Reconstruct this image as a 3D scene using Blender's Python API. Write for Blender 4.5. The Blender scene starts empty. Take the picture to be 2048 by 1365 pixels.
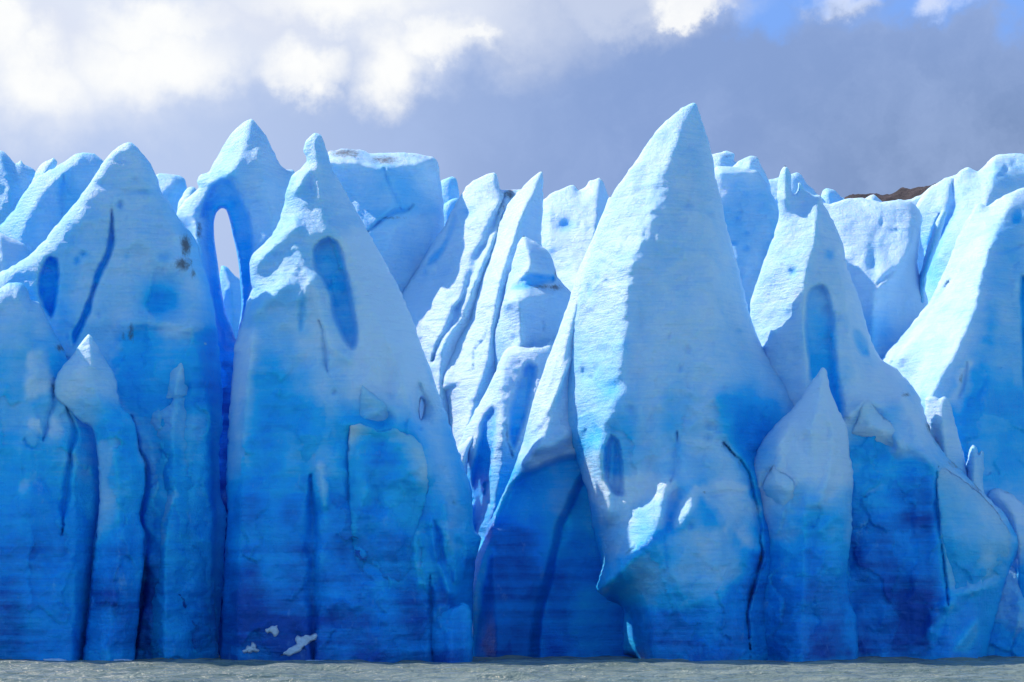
import bpy, math
import numpy as np
from mathutils import Vector
from mathutils.geometry import delaunay_2d_cdt

scene = bpy.context.scene
COL = scene.collection

# ------------------------------------------------------------------ camera
FPX, CX, HOR, CAMZ = 5000.0, 1024.0, 1195.0, 5.0      # focal length in photo pixels, horizon row, eye height
cam = bpy.data.cameras.new('camera')
cam.sensor_width = 36.0
cam.lens = 36.0 * FPX / 2048.0
cam.shift_y = (HOR - 682.5) / 2048.0
cam.clip_start, cam.clip_end = 1.0, 20000.0
cam_ob = bpy.data.objects.new('camera', cam)
cam_ob.location = (0, 0, CAMZ)
cam_ob.rotation_euler = (math.radians(90), 0, 0)
COL.objects.link(cam_ob)
scene.camera = cam_ob

# ------------------------------------------------------------------ light
SUN = Vector((-0.63, 0.385, 0.695)).normalized()
sun = bpy.data.lights.new('sun', 'SUN')
sun.energy = 4.6
sun.angle = math.radians(0.5)
sun.color = (1.0, 0.78, 0.63)
sun_ob = bpy.data.objects.new('sun', sun)
sun_ob.rotation_euler = (-SUN).to_track_quat('-Z', 'Y').to_euler()
sun_ob.location = (-60, 60, 120)
COL.objects.link(sun_ob)

scene.view_settings.view_transform = 'Standard'
scene.view_settings.look = 'None'
scene.view_settings.exposure = 0.6
scene.view_settings.gamma = 1.0
scene.cycles.use_denoising = True
scene.cycles.max_bounces = 10
scene.cycles.diffuse_bounces = 6
scene.cycles.glossy_bounces = 2
scene.cycles.transmission_bounces = 4
scene.cycles.sample_clamp_indirect = 4.0


class NT:
    """small helper for building node trees"""
    def __init__(self, tree):
        self.t = tree
        tree.nodes.clear()

    def n(self, typ, **kw):
        nd = self.t.nodes.new(typ)
        for k, v in kw.items():
            setattr(nd, k, v)
        return nd

    def l(self, a, b):
        self.t.links.new(a, b)

    def val(self, sock, v):
        if hasattr(v, 'links'):
            self.l(v, sock)
        else:
            sock.default_value = v

    def math(self, op, a, b=0.0, c=0.0, clamp=False):
        nd = self.n('ShaderNodeMath', operation=op, use_clamp=clamp)
        for s, v in zip(nd.inputs, (a, b, c)):
            self.val(s, v)
        return nd.outputs[0]

    def vmath(self, op, a, b=(0, 0, 0)):
        nd = self.n('ShaderNodeVectorMath', operation=op)
        self.val(nd.inputs[0], a)
        self.val(nd.inputs[1], b)
        return nd.outputs['Value'] if op in ('LENGTH', 'DISTANCE', 'DOT_PRODUCT') else nd.outputs[0]

    def mix(self, f, a, b, blend='MIX'):
        nd = self.n('ShaderNodeMix', data_type='RGBA', blend_type=blend)
        self.val(nd.inputs[0], f)
        self.val(nd.inputs[6], a if hasattr(a, 'links') else (*a, 1))
        self.val(nd.inputs[7], b if hasattr(b, 'links') else (*b, 1))
        return nd.outputs[2]

    def step(self, v, e0, e1, o0=0.0, o1=1.0):
        nd = self.n('ShaderNodeMapRange', interpolation_type='SMOOTHSTEP')
        self.val(nd.inputs[0], v)
        nd.inputs[1].default_value, nd.inputs[2].default_value = e0, e1
        nd.inputs[3].default_value, nd.inputs[4].default_value = o0, o1
        return nd.outputs[0]

    def noise(self, vec, scale, detail=4.0, rough=0.5, color=False, dist=0.0):
        nd = self.n('ShaderNodeTexNoise')
        self.l(vec, nd.inputs['Vector'])
        nd.inputs['Scale'].default_value = scale
        nd.inputs['Detail'].default_value = detail
        nd.inputs['Roughness'].default_value = rough
        nd.inputs['Distortion'].default_value = dist
        return nd.outputs[1] if color else nd.outputs[0]


# ------------------------------------------------------------------ world: clear sky with banks of cloud towards the sun
def px_dir(px, py):
    return Vector(((px - CX) / FPX, 1.0, (HOR - py) / FPX)).normalized()


world = bpy.data.worlds.new("World")
scene.world = world
world.use_nodes = True
w = NT(world.node_tree)
sky = w.n('ShaderNodeTexSky', sky_type='NISHITA')
sky.sun_disc = False
sky.sun_elevation = math.asin(SUN.z)
sky.sun_rotation = math.atan2(SUN.x, SUN.y)
sky.air_density, sky.dust_density, sky.ozone_density = 1.0, 0.0, 5.0
dirv = w.n('ShaderNodeTexCoord').outputs['Generated']
sep = w.n('ShaderNodeSeparateXYZ')
w.l(dirv, sep.inputs[0])
wx, wy, wz = sep.outputs
n1 = w.noise(dirv, 14, 7, 0.55, True)
n2 = w.noise(dirv, 45, 6, 0.6, True)
warp = w.vmath('ADD', w.vmath('SCALE', w.vmath('SUBTRACT', n1, (.5, .5, .5))), (0, 0, 0))
warp.node.inputs[0].links[0].from_node.inputs['Scale'].default_value = 0.050
warp2 = w.vmath('SCALE', w.vmath('SUBTRACT', n2, (.5, .5, .5)))
warp2.node.inputs['Scale'].default_value = 0.022
n3 = w.noise(dirv, 130, 5, 0.65, True)
warp3 = w.vmath('SCALE', w.vmath('SUBTRACT', n3, (.5, .5, .5)))
warp3.node.inputs['Scale'].default_value = 0.008
warp2 = w.vmath('ADD', warp2, warp3)
wd = w.vmath('ADD', w.vmath('ADD', dirv, warp), warp2)
big = w.noise(dirv, 9, 4, 0.5)
K = 1 / (.15 * 2 ** .6)      # the background runs at strength 0.15
# grey-blue cloud deck, lighter towards the sun on the left
deck = w.mix(w.step(wx, -0.17, 0.06, 0.0, 1.0), tuple(K * c for c in (.52, .63, .88)), tuple(K * c for c in (.245, .365, .67)))
deck = w.mix(w.math('MULTIPLY', w.step(wx, 0.05, 0.19), w.step(wz, 0.235, 0.16)), deck, tuple(K * c for c in (.185, .28, .50)))
deck = w.mix(w.step(w.noise(wd, 11, 7, 0.6), 0.40, 0.68, 0.0, 0.42), deck, tuple(K * c for c in (.42, .55, .86)))


def blob(px, py, rx, ry, e0=1.45, e1=0.25, amt=1.0):
    c = px_dir(px, py)
    d = w.vmath('MULTIPLY', w.vmath('SUBTRACT', wd, tuple(c)), (FPX / rx, 0.0, FPX / ry))
    return w.step(w.vmath('LENGTH', d), e0, e1, 0.0, amt)


def union(fs):
    r = fs[0]
    for f in fs[1:]:
        r = w.math('MAXIMUM', r, f)
    return r


blue = union([blob(1530, 22, 105, 56, 1.3, .4), blob(1880, 22, 190, 36, 1.35, .2), blob(2045, 60, 45, 60, 1.35, .2), blob(1680, -14, 200, 32, 1.3, .4)])
skyc = w.mix(w.math('MULTIPLY', blue, 0.95), deck, tuple(K * c for c in (.21, .42, .95)))
veil = union([blob(300, -40, 700, 210, 1.2, .5, .75), blob(800, 20, 420, 150, 1.25, .3, .75), blob(100, 120, 320, 150, 1.3, .4, .7), blob(1250, -20, 260, 90, 1.2, .4, .5)])
skyc = w.mix(veil, skyc, tuple(K * c for c in (.84, .88, .97)))
grey = union([blob(130, 75, 130, 60, 1.2, .3, .25), blob(520, 55, 130, 60, 1.2, .3, .25)])
skyc = w.mix(grey, skyc, tuple(K * c for c in (.66, .70, .86)))
puff = union([blob(300, 125, 135, 70), blob(90, 130, 110, 65), blob(20, 40, 60, 90), blob(330, 60, 120, 45), blob(580, 140, 95, 42),
              blob(790, 145, 82, 75), blob(890, 95, 115, 42), blob(690, 15, 190, 50), blob(965, 95, 55, 20),
              blob(1365, 10, 75, 32, 1.2, .5, .95), blob(1870, 20, 34, 26, 1.5, .1, .55), blob(1680, 4, 55, 24, 1.5, .1, .5), blob(1950, 12, 50, 24, 1.5, .1, .45)])
pn = w.noise(dirv, 60, 7, .6)
skyc = w.mix(w.math('MULTIPLY', puff, w.step(pn, .25, .6, .82, 1.0)), skyc, tuple(K * c for c in (.99, 1.0, 1.0)))
front = w.step(wy, 0.25, 0.7)
front = w.math('MULTIPLY', front, w.step(wz, 0.75, 0.4))
full = w.mix(front, sky.outputs[0], skyc)
bg = w.n('ShaderNodeBackground')
w.l(full, bg.inputs[0])
bg.inputs[1].default_value = 0.15
w.l(bg.outputs[0], w.n('ShaderNodeOutputWorld').inputs[0])


# ------------------------------------------------------------------ materials
def new_mat(name):
    m = bpy.data.materials.new(name)
    m.use_nodes = True
    return m, NT(m.node_tree)


def make_ice():
    m, t = new_mat('glacier_ice')
    pos = t.n('ShaderNodeNewGeometry').outputs['Position']
    fresh_and_light = t.n('ShaderNodeAttribute', attribute_name='fresh_and_light').outputs['Fac']
    dirt = t.n('ShaderNodeAttribute', attribute_name='dirt').outputs['Fac']
    lay = t.vmath('MULTIPLY', pos, (.05, .05, 1.0))
    band = t.noise(lay, 1.1, 5, .6)
    fine = t.noise(t.vmath('MULTIPLY', pos, (.22, .22, 2.2)), 2.2, 5, .6)
    mott = t.noise(pos, .35, 6, .6)
    spk = t.noise(pos, 4.0, 4, .65)
    f = t.math('ADD', t.math('MULTIPLY', fresh_and_light, .88), t.math('MULTIPLY', t.math('SUBTRACT', band, .5), t.math('MULTIPLY_ADD', fresh_and_light, .48, .06)))
    f = t.math('ADD', f, t.math('MULTIPLY', t.math('SUBTRACT', fine, .5), .16))
    f = t.math('ADD', f, t.math('MULTIPLY', t.math('SUBTRACT', mott, .5), .34))
    f = t.math('ADD', f, t.math('MULTIPLY', t.math('SUBTRACT', spk, .5), .10), clamp=True)
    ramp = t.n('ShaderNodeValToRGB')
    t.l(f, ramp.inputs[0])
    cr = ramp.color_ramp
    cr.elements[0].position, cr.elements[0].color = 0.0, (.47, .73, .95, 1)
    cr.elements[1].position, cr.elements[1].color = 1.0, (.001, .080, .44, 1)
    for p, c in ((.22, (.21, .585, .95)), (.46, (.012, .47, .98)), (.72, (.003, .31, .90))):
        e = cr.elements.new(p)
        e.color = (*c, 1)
    # pale air-bubble smears in the clean ice
    smear = t.step(t.noise(t.vmath('MULTIPLY', pos, (1, 1, .55)), .55, 7, .68), .60, .74, 0, .40)
    col = t.mix(t.math('MULTIPLY', smear, t.step(f, .3, .6)), ramp.outputs[0], (.22, .52, .82))
    streak = t.noise(t.vmath('MULTIPLY', pos, (1.5, 1.5, .7)), 1.5, 9, .78, False, .6)
    hair = t.noise(t.vmath('MULTIPLY', pos, (.10, .10, 3.2)), 1.6, 4, .7)
    col = t.mix(t.step(hair, .50, .72, 0, .34), col, t.mix(1.0, col, (.62, .80, .93), 'MULTIPLY'))
    dn = t.step(t.math('ADD', t.math('MULTIPLY', dirt, 1.2), t.math('MULTIPLY', t.math('SUBTRACT', streak, .68), 2.0)), .0, .75)
    col = t.mix(t.math('MULTIPLY', dn, .88), col, (.075, .075, .085))
    b = t.n('ShaderNodeBsdfPrincipled')
    t.l(col, b.inputs['Base Color'])
    t.l(t.step(f, .1, .7, .50, .34), b.inputs['Roughness'])
    b.inputs['IOR'].default_value = 1.31
    b.inputs['Specular IOR Level'].default_value = .5
    b.inputs['Subsurface Weight'].default_value = SSSW
    b.inputs['Subsurface Radius'].default_value = (.22, .7, 1.2)
    b.inputs['Subsurface Scale'].default_value = 1.7
    h = t.math('ADD', t.math('MULTIPLY', fine, t.step(t.noise(pos, .22, 3, .5), .35, .65, .05, .16)), t.math('MULTIPLY', spk, .10))
    h = t.math('ADD', h, t.math('MULTIPLY', t.noise(pos, 9, 4, .7), .07))
    h = t.math('ADD', h, t.math('MULTIPLY', mott, .35))
    bp = t.n('ShaderNodeBump')
    bp.inputs['Strength'].default_value = 1.0
    bp.inputs['Distance'].default_value = 1.0
    t.l(h, bp.inputs['Height'])
    t.l(bp.outputs[0], b.inputs['Normal'])
    t.l(b.outputs[0], t.n('ShaderNodeOutputMaterial').inputs[0])
    return m


SSSW = 0.28
ICE = make_ice()


def make_water():
    m, t = new_mat('silty_lake_water')
    pos = t.n('ShaderNodeNewGeometry').outputs['Position']
    b = t.n('ShaderNodeBsdfPrincipled')
    blot = t.noise(t.vmath('MULTIPLY', pos, (.25, 1, 1)), .35, 5, .6)
    t.l(t.mix(t.step(blot, .35, .65), (.13, .20, .18), (.21, .285, .255)), b.inputs['Base Color'])
    b.inputs['Roughness'].default_value = .22
    b.inputs['IOR'].default_value = 1.33
    b.inputs['Specular IOR Level'].default_value = .35
    h = t.math('ADD', t.math('MULTIPLY', t.noise(t.vmath('MULTIPLY', pos, (.5, 1, 1)), 1.1, 5, .6), .8), t.math('MULTIPLY', t.noise(pos, 5, 3, .6), .06))
    bp = t.n('ShaderNodeBump')
    bp.inputs['Distance'].default_value = 1.0
    t.l(h, bp.inputs['Height'])
    t.l(bp.outputs[0], b.inputs['Normal'])
    t.l(b.outputs[0], t.n('ShaderNodeOutputMaterial').inputs[0])
    return m


def make_rock():
    m, t = new_mat('dark_brown_rock')
    pos = t.n('ShaderNodeNewGeometry').outputs['Position']
    b = t.n('ShaderNodeBsdfPrincipled')
    n = t.noise(t.vmath('MULTIPLY', pos, (1, 1, 2)), .09, 8, .7)
    t.l(t.mix(t.step(n, .38, .62), (.018, .018, .026), (.075, .066, .08)), b.inputs['Base Color'])
    b.inputs['Roughness'].default_value = .9
    bp = t.n('ShaderNodeBump')
    bp.inputs['Distance'].default_value = 9
    t.l(n, bp.inputs['Height'])
    t.l(bp.outputs[0], b.inputs['Normal'])
    t.l(b.outputs[0], t.n('ShaderNodeOutputMaterial').inputs[0])
    return m


def make_snow():
    m, t = new_mat('crushed_white_ice')
    pos = t.n('ShaderNodeNewGeometry').outputs['Position']
    b = t.n('ShaderNodeBsdfPrincipled')
    n = t.noise(pos, 3.5, 6, .65)
    t.l(t.mix(n, (.30, .52, .80), (.62, .78, .92)), b.inputs['Base Color'])
    b.inputs['Roughness'].default_value = .6
    bp = t.n('ShaderNodeBump')
    bp.inputs['Distance'].default_value = .25
    t.l(n, bp.inputs['Height'])
    t.l(bp.outputs[0], b.inputs['Normal'])
    t.l(b.outputs[0], t.n('ShaderNodeOutputMaterial').inputs[0])
    return m


WATER, ROCK, SNOW = make_water(), make_rock(), make_snow()


# ------------------------------------------------------------------ numeric helpers
def vnoise(x, y, z, seed=0):
    xi, yi, zi = (np.floor(a).astype(np.int64) for a in (x, y, z))
    fx, fy, fz = x - xi, y - yi, z - zi
    fx, fy, fz = (a * a * a * (a * (a * 6 - 15) + 10) for a in (fx, fy, fz))

    def h(i, j, k):
        n = (i * 374761393 + j * 668265263 + k * 2147483647 + seed * 144665) & 0xffffffff
        n = ((n ^ (n >> 13)) * 1274126177) & 0xffffffff
        n = ((n ^ (n >> 16)) * 2246822519) & 0xffffffff
        return ((n ^ (n >> 15)) & 0xffffff) / float(0x7fffff) - 1.0
    r = 0
    for a in (0, 1):
        for b in (0, 1):
            for c in (0, 1):
                r = r + h(xi + a, yi + b, zi + c) * (fx if a else 1 - fx) * (fy if b else 1 - fy) * (fz if c else 1 - fz)
    return r


def fbm(x, y, z, octs=4, seed=0, gain=.5):
    r, a = 0, 1.0
    for i in range(octs):
        r = r + a * vnoise(x, y, z, seed + i * 17)
        x, y, z, a = x * 2.03, y * 2.03, z * 2.03, a * gain
    return r


def worley(x, y, seed=0):
    """nearest and second nearest cell distance, two random numbers and the offset from the nearest cell point"""
    ci, cj = np.floor(x).astype(np.int64), np.floor(y).astype(np.int64)

    def h(i, j, k):
        n = (i * 374761393 + j * 668265263 + (seed + k) * 144665) & 0xffffffff
        n = ((n ^ (n >> 13)) * 1274126177) & 0xffffffff
        n = ((n ^ (n >> 16)) * 2246822519) & 0xffffffff
        return ((n ^ (n >> 15)) & 0xffffff) / float(0xffffff)
    best, sec = np.full(len(x), 9.), np.full(len(x), 9.)
    r1, r2, r3, ox, oy = (np.zeros(len(x)) for _ in range(5))
    for a in (-1, 0, 1):
        for b in (-1, 0, 1):
            i, j = ci + a, cj + b
            dx, dy = x - i - h(i, j, 0), y - j - h(i, j, 1)
            d = np.hypot(dx, dy)
            m = d < best
            sec = np.where(m, best, np.minimum(sec, d))
            best = np.where(m, d, best)
            r1, r2, r3 = (np.where(m, h(i, j, k) * 2 - 1, v) for k, v in ((2, r1), (3, r2), (4, r3)))
            ox, oy = np.where(m, dx, ox), np.where(m, dy, oy)
    return best, sec, r1, r2, r3, ox, oy


def catmull(pts, step, closed=True):
    P = np.array(pts, float)
    n = len(P)
    out = []
    for i in range(n if closed else n - 1):
        p1, p2 = P[i], P[(i + 1) % n]
        p0 = P[i - 1] if (closed or i > 0) else p1
        p3 = P[(i + 2) % n] if (closed or i + 2 < n) else p2
        L = np.hypot(*(p2 - p1)[:2])
        k = max(1, int(L / step))
        # centripetal-like tangents: clamp so that uneven spacing does not overshoot
        l0, l2 = np.hypot(*(p1 - p0)[:2]) + 1e-9, np.hypot(*(p3 - p2)[:2]) + 1e-9
        m1 = (p2 - p0) * (L / (L + l0))
        m2 = (p3 - p1) * (L / (L + l2))
        m1 = m1 * .8
        m2 = m2 * .8
        for s in range(k):
            u = s / k
            out.append((2 * u**3 - 3 * u**2 + 1) * p1 + (u**3 - 2 * u**2 + u) * m1 + (-2 * u**3 + 3 * u**2) * p2 + (u**3 - u**2) * m2)
    if not closed:
        out.append(P[-1])
    return np.array(out)


def seg_dist(Q, poly, closed=True):
    """distance of points Q (n,2) to a polyline"""
    A = poly[:, :2]
    B = np.roll(A, -1, 0) if closed else A[1:]
    A = A if closed else A[:-1]
    best = np.full(len(Q), 1e9)
    for a, b in zip(A, B):
        d = b - a
        L = d @ d + 1e-12
        t = np.clip(((Q - a) @ d) / L, 0, 1)
        e = Q - a - t[:, None] * d
        best = np.minimum(best, (e * e).sum(1))
    return np.sqrt(best)


def inside(Q, poly):
    x, y = Q[:, 0], Q[:, 1]
    r = np.zeros(len(Q), bool)
    A = poly[:, :2]
    B = np.roll(A, -1, 0)
    for (x0, y0), (x1, y1) in zip(A, B):
        if y0 == y1:
            continue
        c = ((y0 > y) != (y1 > y)) & (x < (x1 - x0) * (y - y0) / (y1 - y0) + x0)
        r ^= c
    return r


def sdist(Q, poly):
    """signed distance, positive inside; only computed near the polygon's box"""
    lo, hi = poly[:, :2].min(0) - 60, poly[:, :2].max(0) + 60
    m = ((Q >= lo) & (Q <= hi)).all(1)
    out = np.full(len(Q), -60.0)
    if m.any():
        q = Q[m]
        d = seg_dist(q, poly)
        out[m] = np.where(inside(q, poly), d, -d)
    return out


def sstep(x, a, b):
    t = np.clip((x - a) / (b - a), 0, 1)
    return t * t * (3 - 2 * t)


def relax(mask, fixed, val, src, u, it):
    free = mask & ~fixed
    for _ in range(it):
        n = np.zeros_like(u)
        n[1:-1, 1:-1] = .25 * (u[:-2, 1:-1] + u[2:, 1:-1] + u[1:-1, :-2] + u[1:-1, 2:]) + src
        u = np.where(free, u + 1.0 * (n - u), np.where(fixed, val, 0.0))
    return u


def solve(poly, holes, ridges, G0, poisson, soft=2):
    """harmonic (or Poisson) surface that is 0 on the outline and given along the ridges; returns a sampler"""
    lo, hi = poly.min(0) - 40, poly.max(0) + 40
    u = None
    for G in (24., 12., G0):
        nx, ny = int((hi[0] - lo[0]) / G) + 2, int((hi[1] - lo[1]) / G) + 2
        X, Y = np.meshgrid(lo[0] + np.arange(nx) * G, lo[1] + np.arange(ny) * G)
        Q = np.stack([X.ravel(), Y.ravel()], 1)
        mask = inside(Q, poly)
        for hpoly in holes:
            mask &= ~inside(Q, hpoly)
        mask = mask.reshape(ny, nx)
        fixed = np.zeros((ny, nx), bool)
        val = np.zeros((ny, nx))
        if not poisson:
            for r in ridges:
                c = catmull(r, G * .5, False)
                ix = np.clip(np.rint((c[:, 0] - lo[0]) / G).astype(int), 0, nx - 1)
                iy = np.clip(np.rint((c[:, 1] - lo[1]) / G).astype(int), 0, ny - 1)
                fixed[iy, ix] = True
                val[iy, ix] = c[:, 2]
        if u is None:
            u = np.zeros((ny, nx))
        else:
            u = sample(u, plo, pG, Q).reshape(ny, nx)
        g = G * .04
        u = relax(mask, fixed, val, (g * g / 4 if poisson else 0.0), u, {24.: 500, 12.: 160}.get(G, 70))
        plo, pG = lo, G
    if not poisson:                # round the creases a little
        for _ in range(soft):
            s = u.copy()
            s[1:-1, 1:-1] = .5 * u[1:-1, 1:-1] + .125 * (u[:-2, 1:-1] + u[2:, 1:-1] + u[1:-1, :-2] + u[1:-1, 2:])
            u = s
    return lambda Q: sample(u, plo, pG, Q)


def sample(u, lo, G, Q):
    gx = np.clip((Q[:, 0] - lo[0]) / G, 0, u.shape[1] - 1.001)
    gy = np.clip((Q[:, 1] - lo[1]) / G, 0, u.shape[0] - 1.001)
    i, j = gx.astype(int), gy.astype(int)
    a, b = gx - i, gy - j
    return (u[j, i] * (1 - a) + u[j, i + 1] * a) * (1 - b) + (u[j + 1, i] * (1 - a) + u[j + 1, i + 1] * a) * b


def smooth_mesh(me):
    me.polygons.foreach_set('use_smooth', np.ones(len(me.polygons), bool))


def finish(name, verts, tris, mat, origin, fresh_and_light=None, dirt=None, parent=None):
    me = bpy.data.meshes.new(name)
    v = np.asarray(verts, float) - np.array(origin)
    me.from_pydata(v.tolist(), [], tris if isinstance(tris, list) else tris.tolist())
    me.materials.append(mat)
    smooth_mesh(me)
    for nm, arr in (('fresh_and_light', fresh_and_light), ('dirt', dirt)):
        if arr is not None:
            a = me.attributes.new(nm, 'FLOAT', 'POINT')
            a.data.foreach_set('value', np.asarray(arr, np.float32))
    o = bpy.data.objects.new(name, me)
    COL.objects.link(o)
    if parent is not None:
        o.parent = parent
        o.location = Vector(origin) - parent.location
    else:
        o.location = origin
    return o


def tag(o, label=None, cat=None, group=None, kind=None):
    for k, v in (('label', label), ('category', cat), ('group', group), ('kind', kind)):
        if v:
            o[k] = v
    return o


COUNT = [0]
SURF = {}


def depth_at(o, px, py):
    P, y = SURF[o.name]
    return float(y[np.argmin(((P - (px, py))**2).sum(1))])


def ice(name, label, D, outline, ridges=(), inf=.5, cap=4.0, lean=.12, step=3.3, fy=(760, 1280, .0, .62), base=0.0,
        niches=(), holes=(), grooves=(), bumps=(), patches=(), dirt=(), dents=0, rim=.5, rough=1.0, back=.7,
        cat='ice spire', plates=1.0, nsc=.6, crease=2, on=None, parent=None, group='ice spires of the glacier front', mat=None, dimples=()):
    """one body of ice: its traced outline gets a distance D, real thickness front and back, ridges, hollows and holes"""
    COUNT[0] += 1
    seed = COUNT[0] * 31
    rng = np.random.default_rng(seed)
    poly = catmull(outline, step)
    s = np.arange(len(poly)) * .35
    poly = poly + np.stack([vnoise(s, s * 0, s * 0, seed), vnoise(s, s * 0 + 7, s * 0, seed)], 1) * 1.3 * rough
    hp = [catmull(h, step) for h in holes]
    lo, hi = poly.min(0), poly.max(0)
    X, Y = np.meshgrid(np.arange(lo[0], hi[0], step), np.arange(lo[1], hi[1], step))
    Q = np.stack([X.ravel(), Y.ravel()], 1)
    Q = Q + rng.uniform(-.3, .3, Q.shape) * step
    keep = inside(Q, poly) & (Q[:, 1] < 1390)
    Q = Q[keep]
    Q = Q[seg_dist(Q, poly) > step * .6]
    for h in hp:
        d = sdist(Q, h)
        Q = Q[d < -step * .6]
    nb = len(poly) + sum(len(h) for h in hp)
    P = np.concatenate([poly] + hp + [Q])
    edges, off = [], 0
    for c in [poly] + hp:
        edges += [(off + i, off + (i + 1) % len(c)) for i in range(len(c))]
        off += len(c)
    r = delaunay_2d_cdt([Vector(p) for p in P], edges, [], 0, 1e-5)
    P2 = np.array([tuple(v) for v in r[0]])
    T = np.array([f for f in r[2] if len(f) == 3])
    orig = np.array([o[0] if o else -1 for o in r[3]])
    isb = (orig >= 0) & (orig < nb)
    cen = P2[T].mean(1)
    ok = inside(cen, poly)
    for h in hp:
        ok &= ~inside(cen, h)
    T = T[ok]
    a = P2[T[:, 1]] - P2[T[:, 0]]
    b = P2[T[:, 2]] - P2[T[:, 0]]
    flip = (a[:, 0] * b[:, 1] - a[:, 1] * b[:, 0]) > 0     # image y points down
    T[flip] = T[flip][:, ::-1]
    T = T[:, ::-1]
    used = np.unique(T)
    remap = np.full(len(P2), -1)
    remap[used] = np.arange(len(used))
    T, P2, isb = remap[T], P2[used], isb[used]

    # heights (metres towards the viewer)
    zero = np.zeros(len(P2))
    infl = solve(poly, hp, (), 8., True)
    h = np.sqrt(np.maximum(2 * infl(P2), 0)) * inf * 1.4142
    h = cap * (1 - np.exp(-h / cap)) if cap else h
    hb = h.copy() + .2
    if ridges:
        h = h + solve(poly, hp, ridges, 4., False, crease)(P2)
    edge = seg_dist(P2, poly)
    for q in hp:
        edge = np.minimum(edge, seg_dist(P2, q))
    em = edge * .04
    att = sstep(em, 0, 1.2)
    rim = rim if rim > .65 else rim * .6
    h = h + rim * np.sqrt(np.clip(1 - (1 - np.clip(em / max(rim, .01), 0, 1))**2, 0, 1))
    fresh_and_light = base + fy[2] + (fy[3] - fy[2]) * sstep(P2[:, 1] + 110 * fbm(P2[:, 0] / 110, P2[:, 1] / 170, P2[:, 1] * 0, 3, seed), fy[0], fy[1])
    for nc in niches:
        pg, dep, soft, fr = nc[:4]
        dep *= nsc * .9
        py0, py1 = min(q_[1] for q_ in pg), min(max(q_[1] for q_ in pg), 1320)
        tgt = np.clip(fr - .03 + .18 * (P2[:, 1] - py0) / (py1 - py0), 0, 1)  # hollow tint, cyan down to deeper blue, paints light glowing through the ice
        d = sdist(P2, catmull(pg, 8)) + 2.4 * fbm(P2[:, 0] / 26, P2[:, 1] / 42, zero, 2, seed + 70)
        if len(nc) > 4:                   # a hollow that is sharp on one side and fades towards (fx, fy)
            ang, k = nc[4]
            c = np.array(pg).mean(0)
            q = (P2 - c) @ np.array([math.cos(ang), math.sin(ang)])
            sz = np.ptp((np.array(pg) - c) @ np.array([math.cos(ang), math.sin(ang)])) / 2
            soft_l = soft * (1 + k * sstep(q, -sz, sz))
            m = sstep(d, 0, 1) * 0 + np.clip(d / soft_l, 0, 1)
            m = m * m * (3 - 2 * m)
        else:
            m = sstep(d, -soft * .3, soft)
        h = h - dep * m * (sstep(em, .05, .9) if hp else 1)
        fresh_and_light = np.maximum(fresh_and_light, fresh_and_light * (1 - m) + tgt * m)
    for pg, wd_, dep in grooves:
        g = catmull(pg, 10, False)
        qw = P2 + np.stack([vnoise(P2[:, 0] / 40, P2[:, 1] / 22, zero, seed + 3), vnoise(P2[:, 0] / 22, P2[:, 1] / 40, zero + 5, seed + 3)], 1) * min(2.4, wd_ * .5)
        d = seg_dist(qw, g, False)
        ends = np.minimum(np.hypot(*(qw - g[0, :2]).T), np.hypot(*(qw - g[-1, :2]).T)) / (.5 * np.hypot(*np.diff(g[:, :2], axis=0).T).sum())
        wv = wd_ * (.25 + .75 * sstep(ends, 0, .5)) * (1 + .55 * vnoise(P2[:, 0] / 60, P2[:, 1] / 35, zero, seed + 6))
        e = np.exp(-(d / wv)**2) * (.75 + .25 * vnoise(P2[:, 0] / 50, P2[:, 1] / 28, zero, seed + 8))
        h = h - dep * e * sstep(em, 0, .5)
        fresh_and_light = fresh_and_light + .10 * np.clip(dep, 0, 1) * e
    for pg, wd_, amp in bumps:
        d = seg_dist(P2, catmull(pg, 10, False), False)
        h = h + amp * np.exp(-(d / wd_)**2) * sstep(em, 0, .8)
    for x, y, rx, ry, amp in dimples:
        e = np.exp(-(((P2[:, 0] - x) / rx)**2 + ((P2[:, 1] - y) / ry)**2))
        h = h - amp * e
        fresh_and_light = fresh_and_light + .35 * min(abs(amp), 1) * np.sign(amp) * e
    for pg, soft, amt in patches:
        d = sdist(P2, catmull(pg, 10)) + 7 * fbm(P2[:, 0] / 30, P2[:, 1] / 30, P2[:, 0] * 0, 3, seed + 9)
        fresh_and_light = fresh_and_light + amt * sstep(d, -soft, soft)
    if dents:
        c = P2[rng.integers(0, len(P2), dents)]
        for x, y in c:
            s_ = rng.uniform(3.5, 8)
            an = rng.normal(0, .5) + math.pi / 2
            qx, qy = P2[:, 0] - x, P2[:, 1] - y
            u_, v_ = qx * math.cos(an) + qy * math.sin(an), -qx * math.sin(an) + qy * math.cos(an)
            h = h - rng.uniform(.15, .4) * np.exp(-(u_ / (s_ * rng.uniform(1, 2)))**2 - (v_ / s_)**2) * att
    wx_, wz_ = P2[:, 0] * .04, P2[:, 1] * .04
    zz = np.zeros(len(P2)) + D * .37
    h = h + rough * att * (.42 * fbm(wx_ / 5, wz_ / 7, zz, 2, seed) + .19 * fbm(wx_ / 1.6, wz_ / 1.6, zz, 3, seed + 1)
                           + .30 * np.abs(fbm(wx_ / 3.2, wz_ / 6.5, zz, 3, seed + 5)) + .14 * sstep(fresh_and_light, .1, .5) * vnoise(wx_ / 1.1, wz_ / 9, zz, seed + 7)
                           + .035 * vnoise(wx_ / 2.2, wz_ / .42, zz, seed + 2) + .035 * vnoise(wx_ / .55, wz_ / .3, zz, seed + 4))
    hb = hb + .25 * fbm(wx_ / 3, wz_ / 3, zz + 9, 3, seed)
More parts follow.
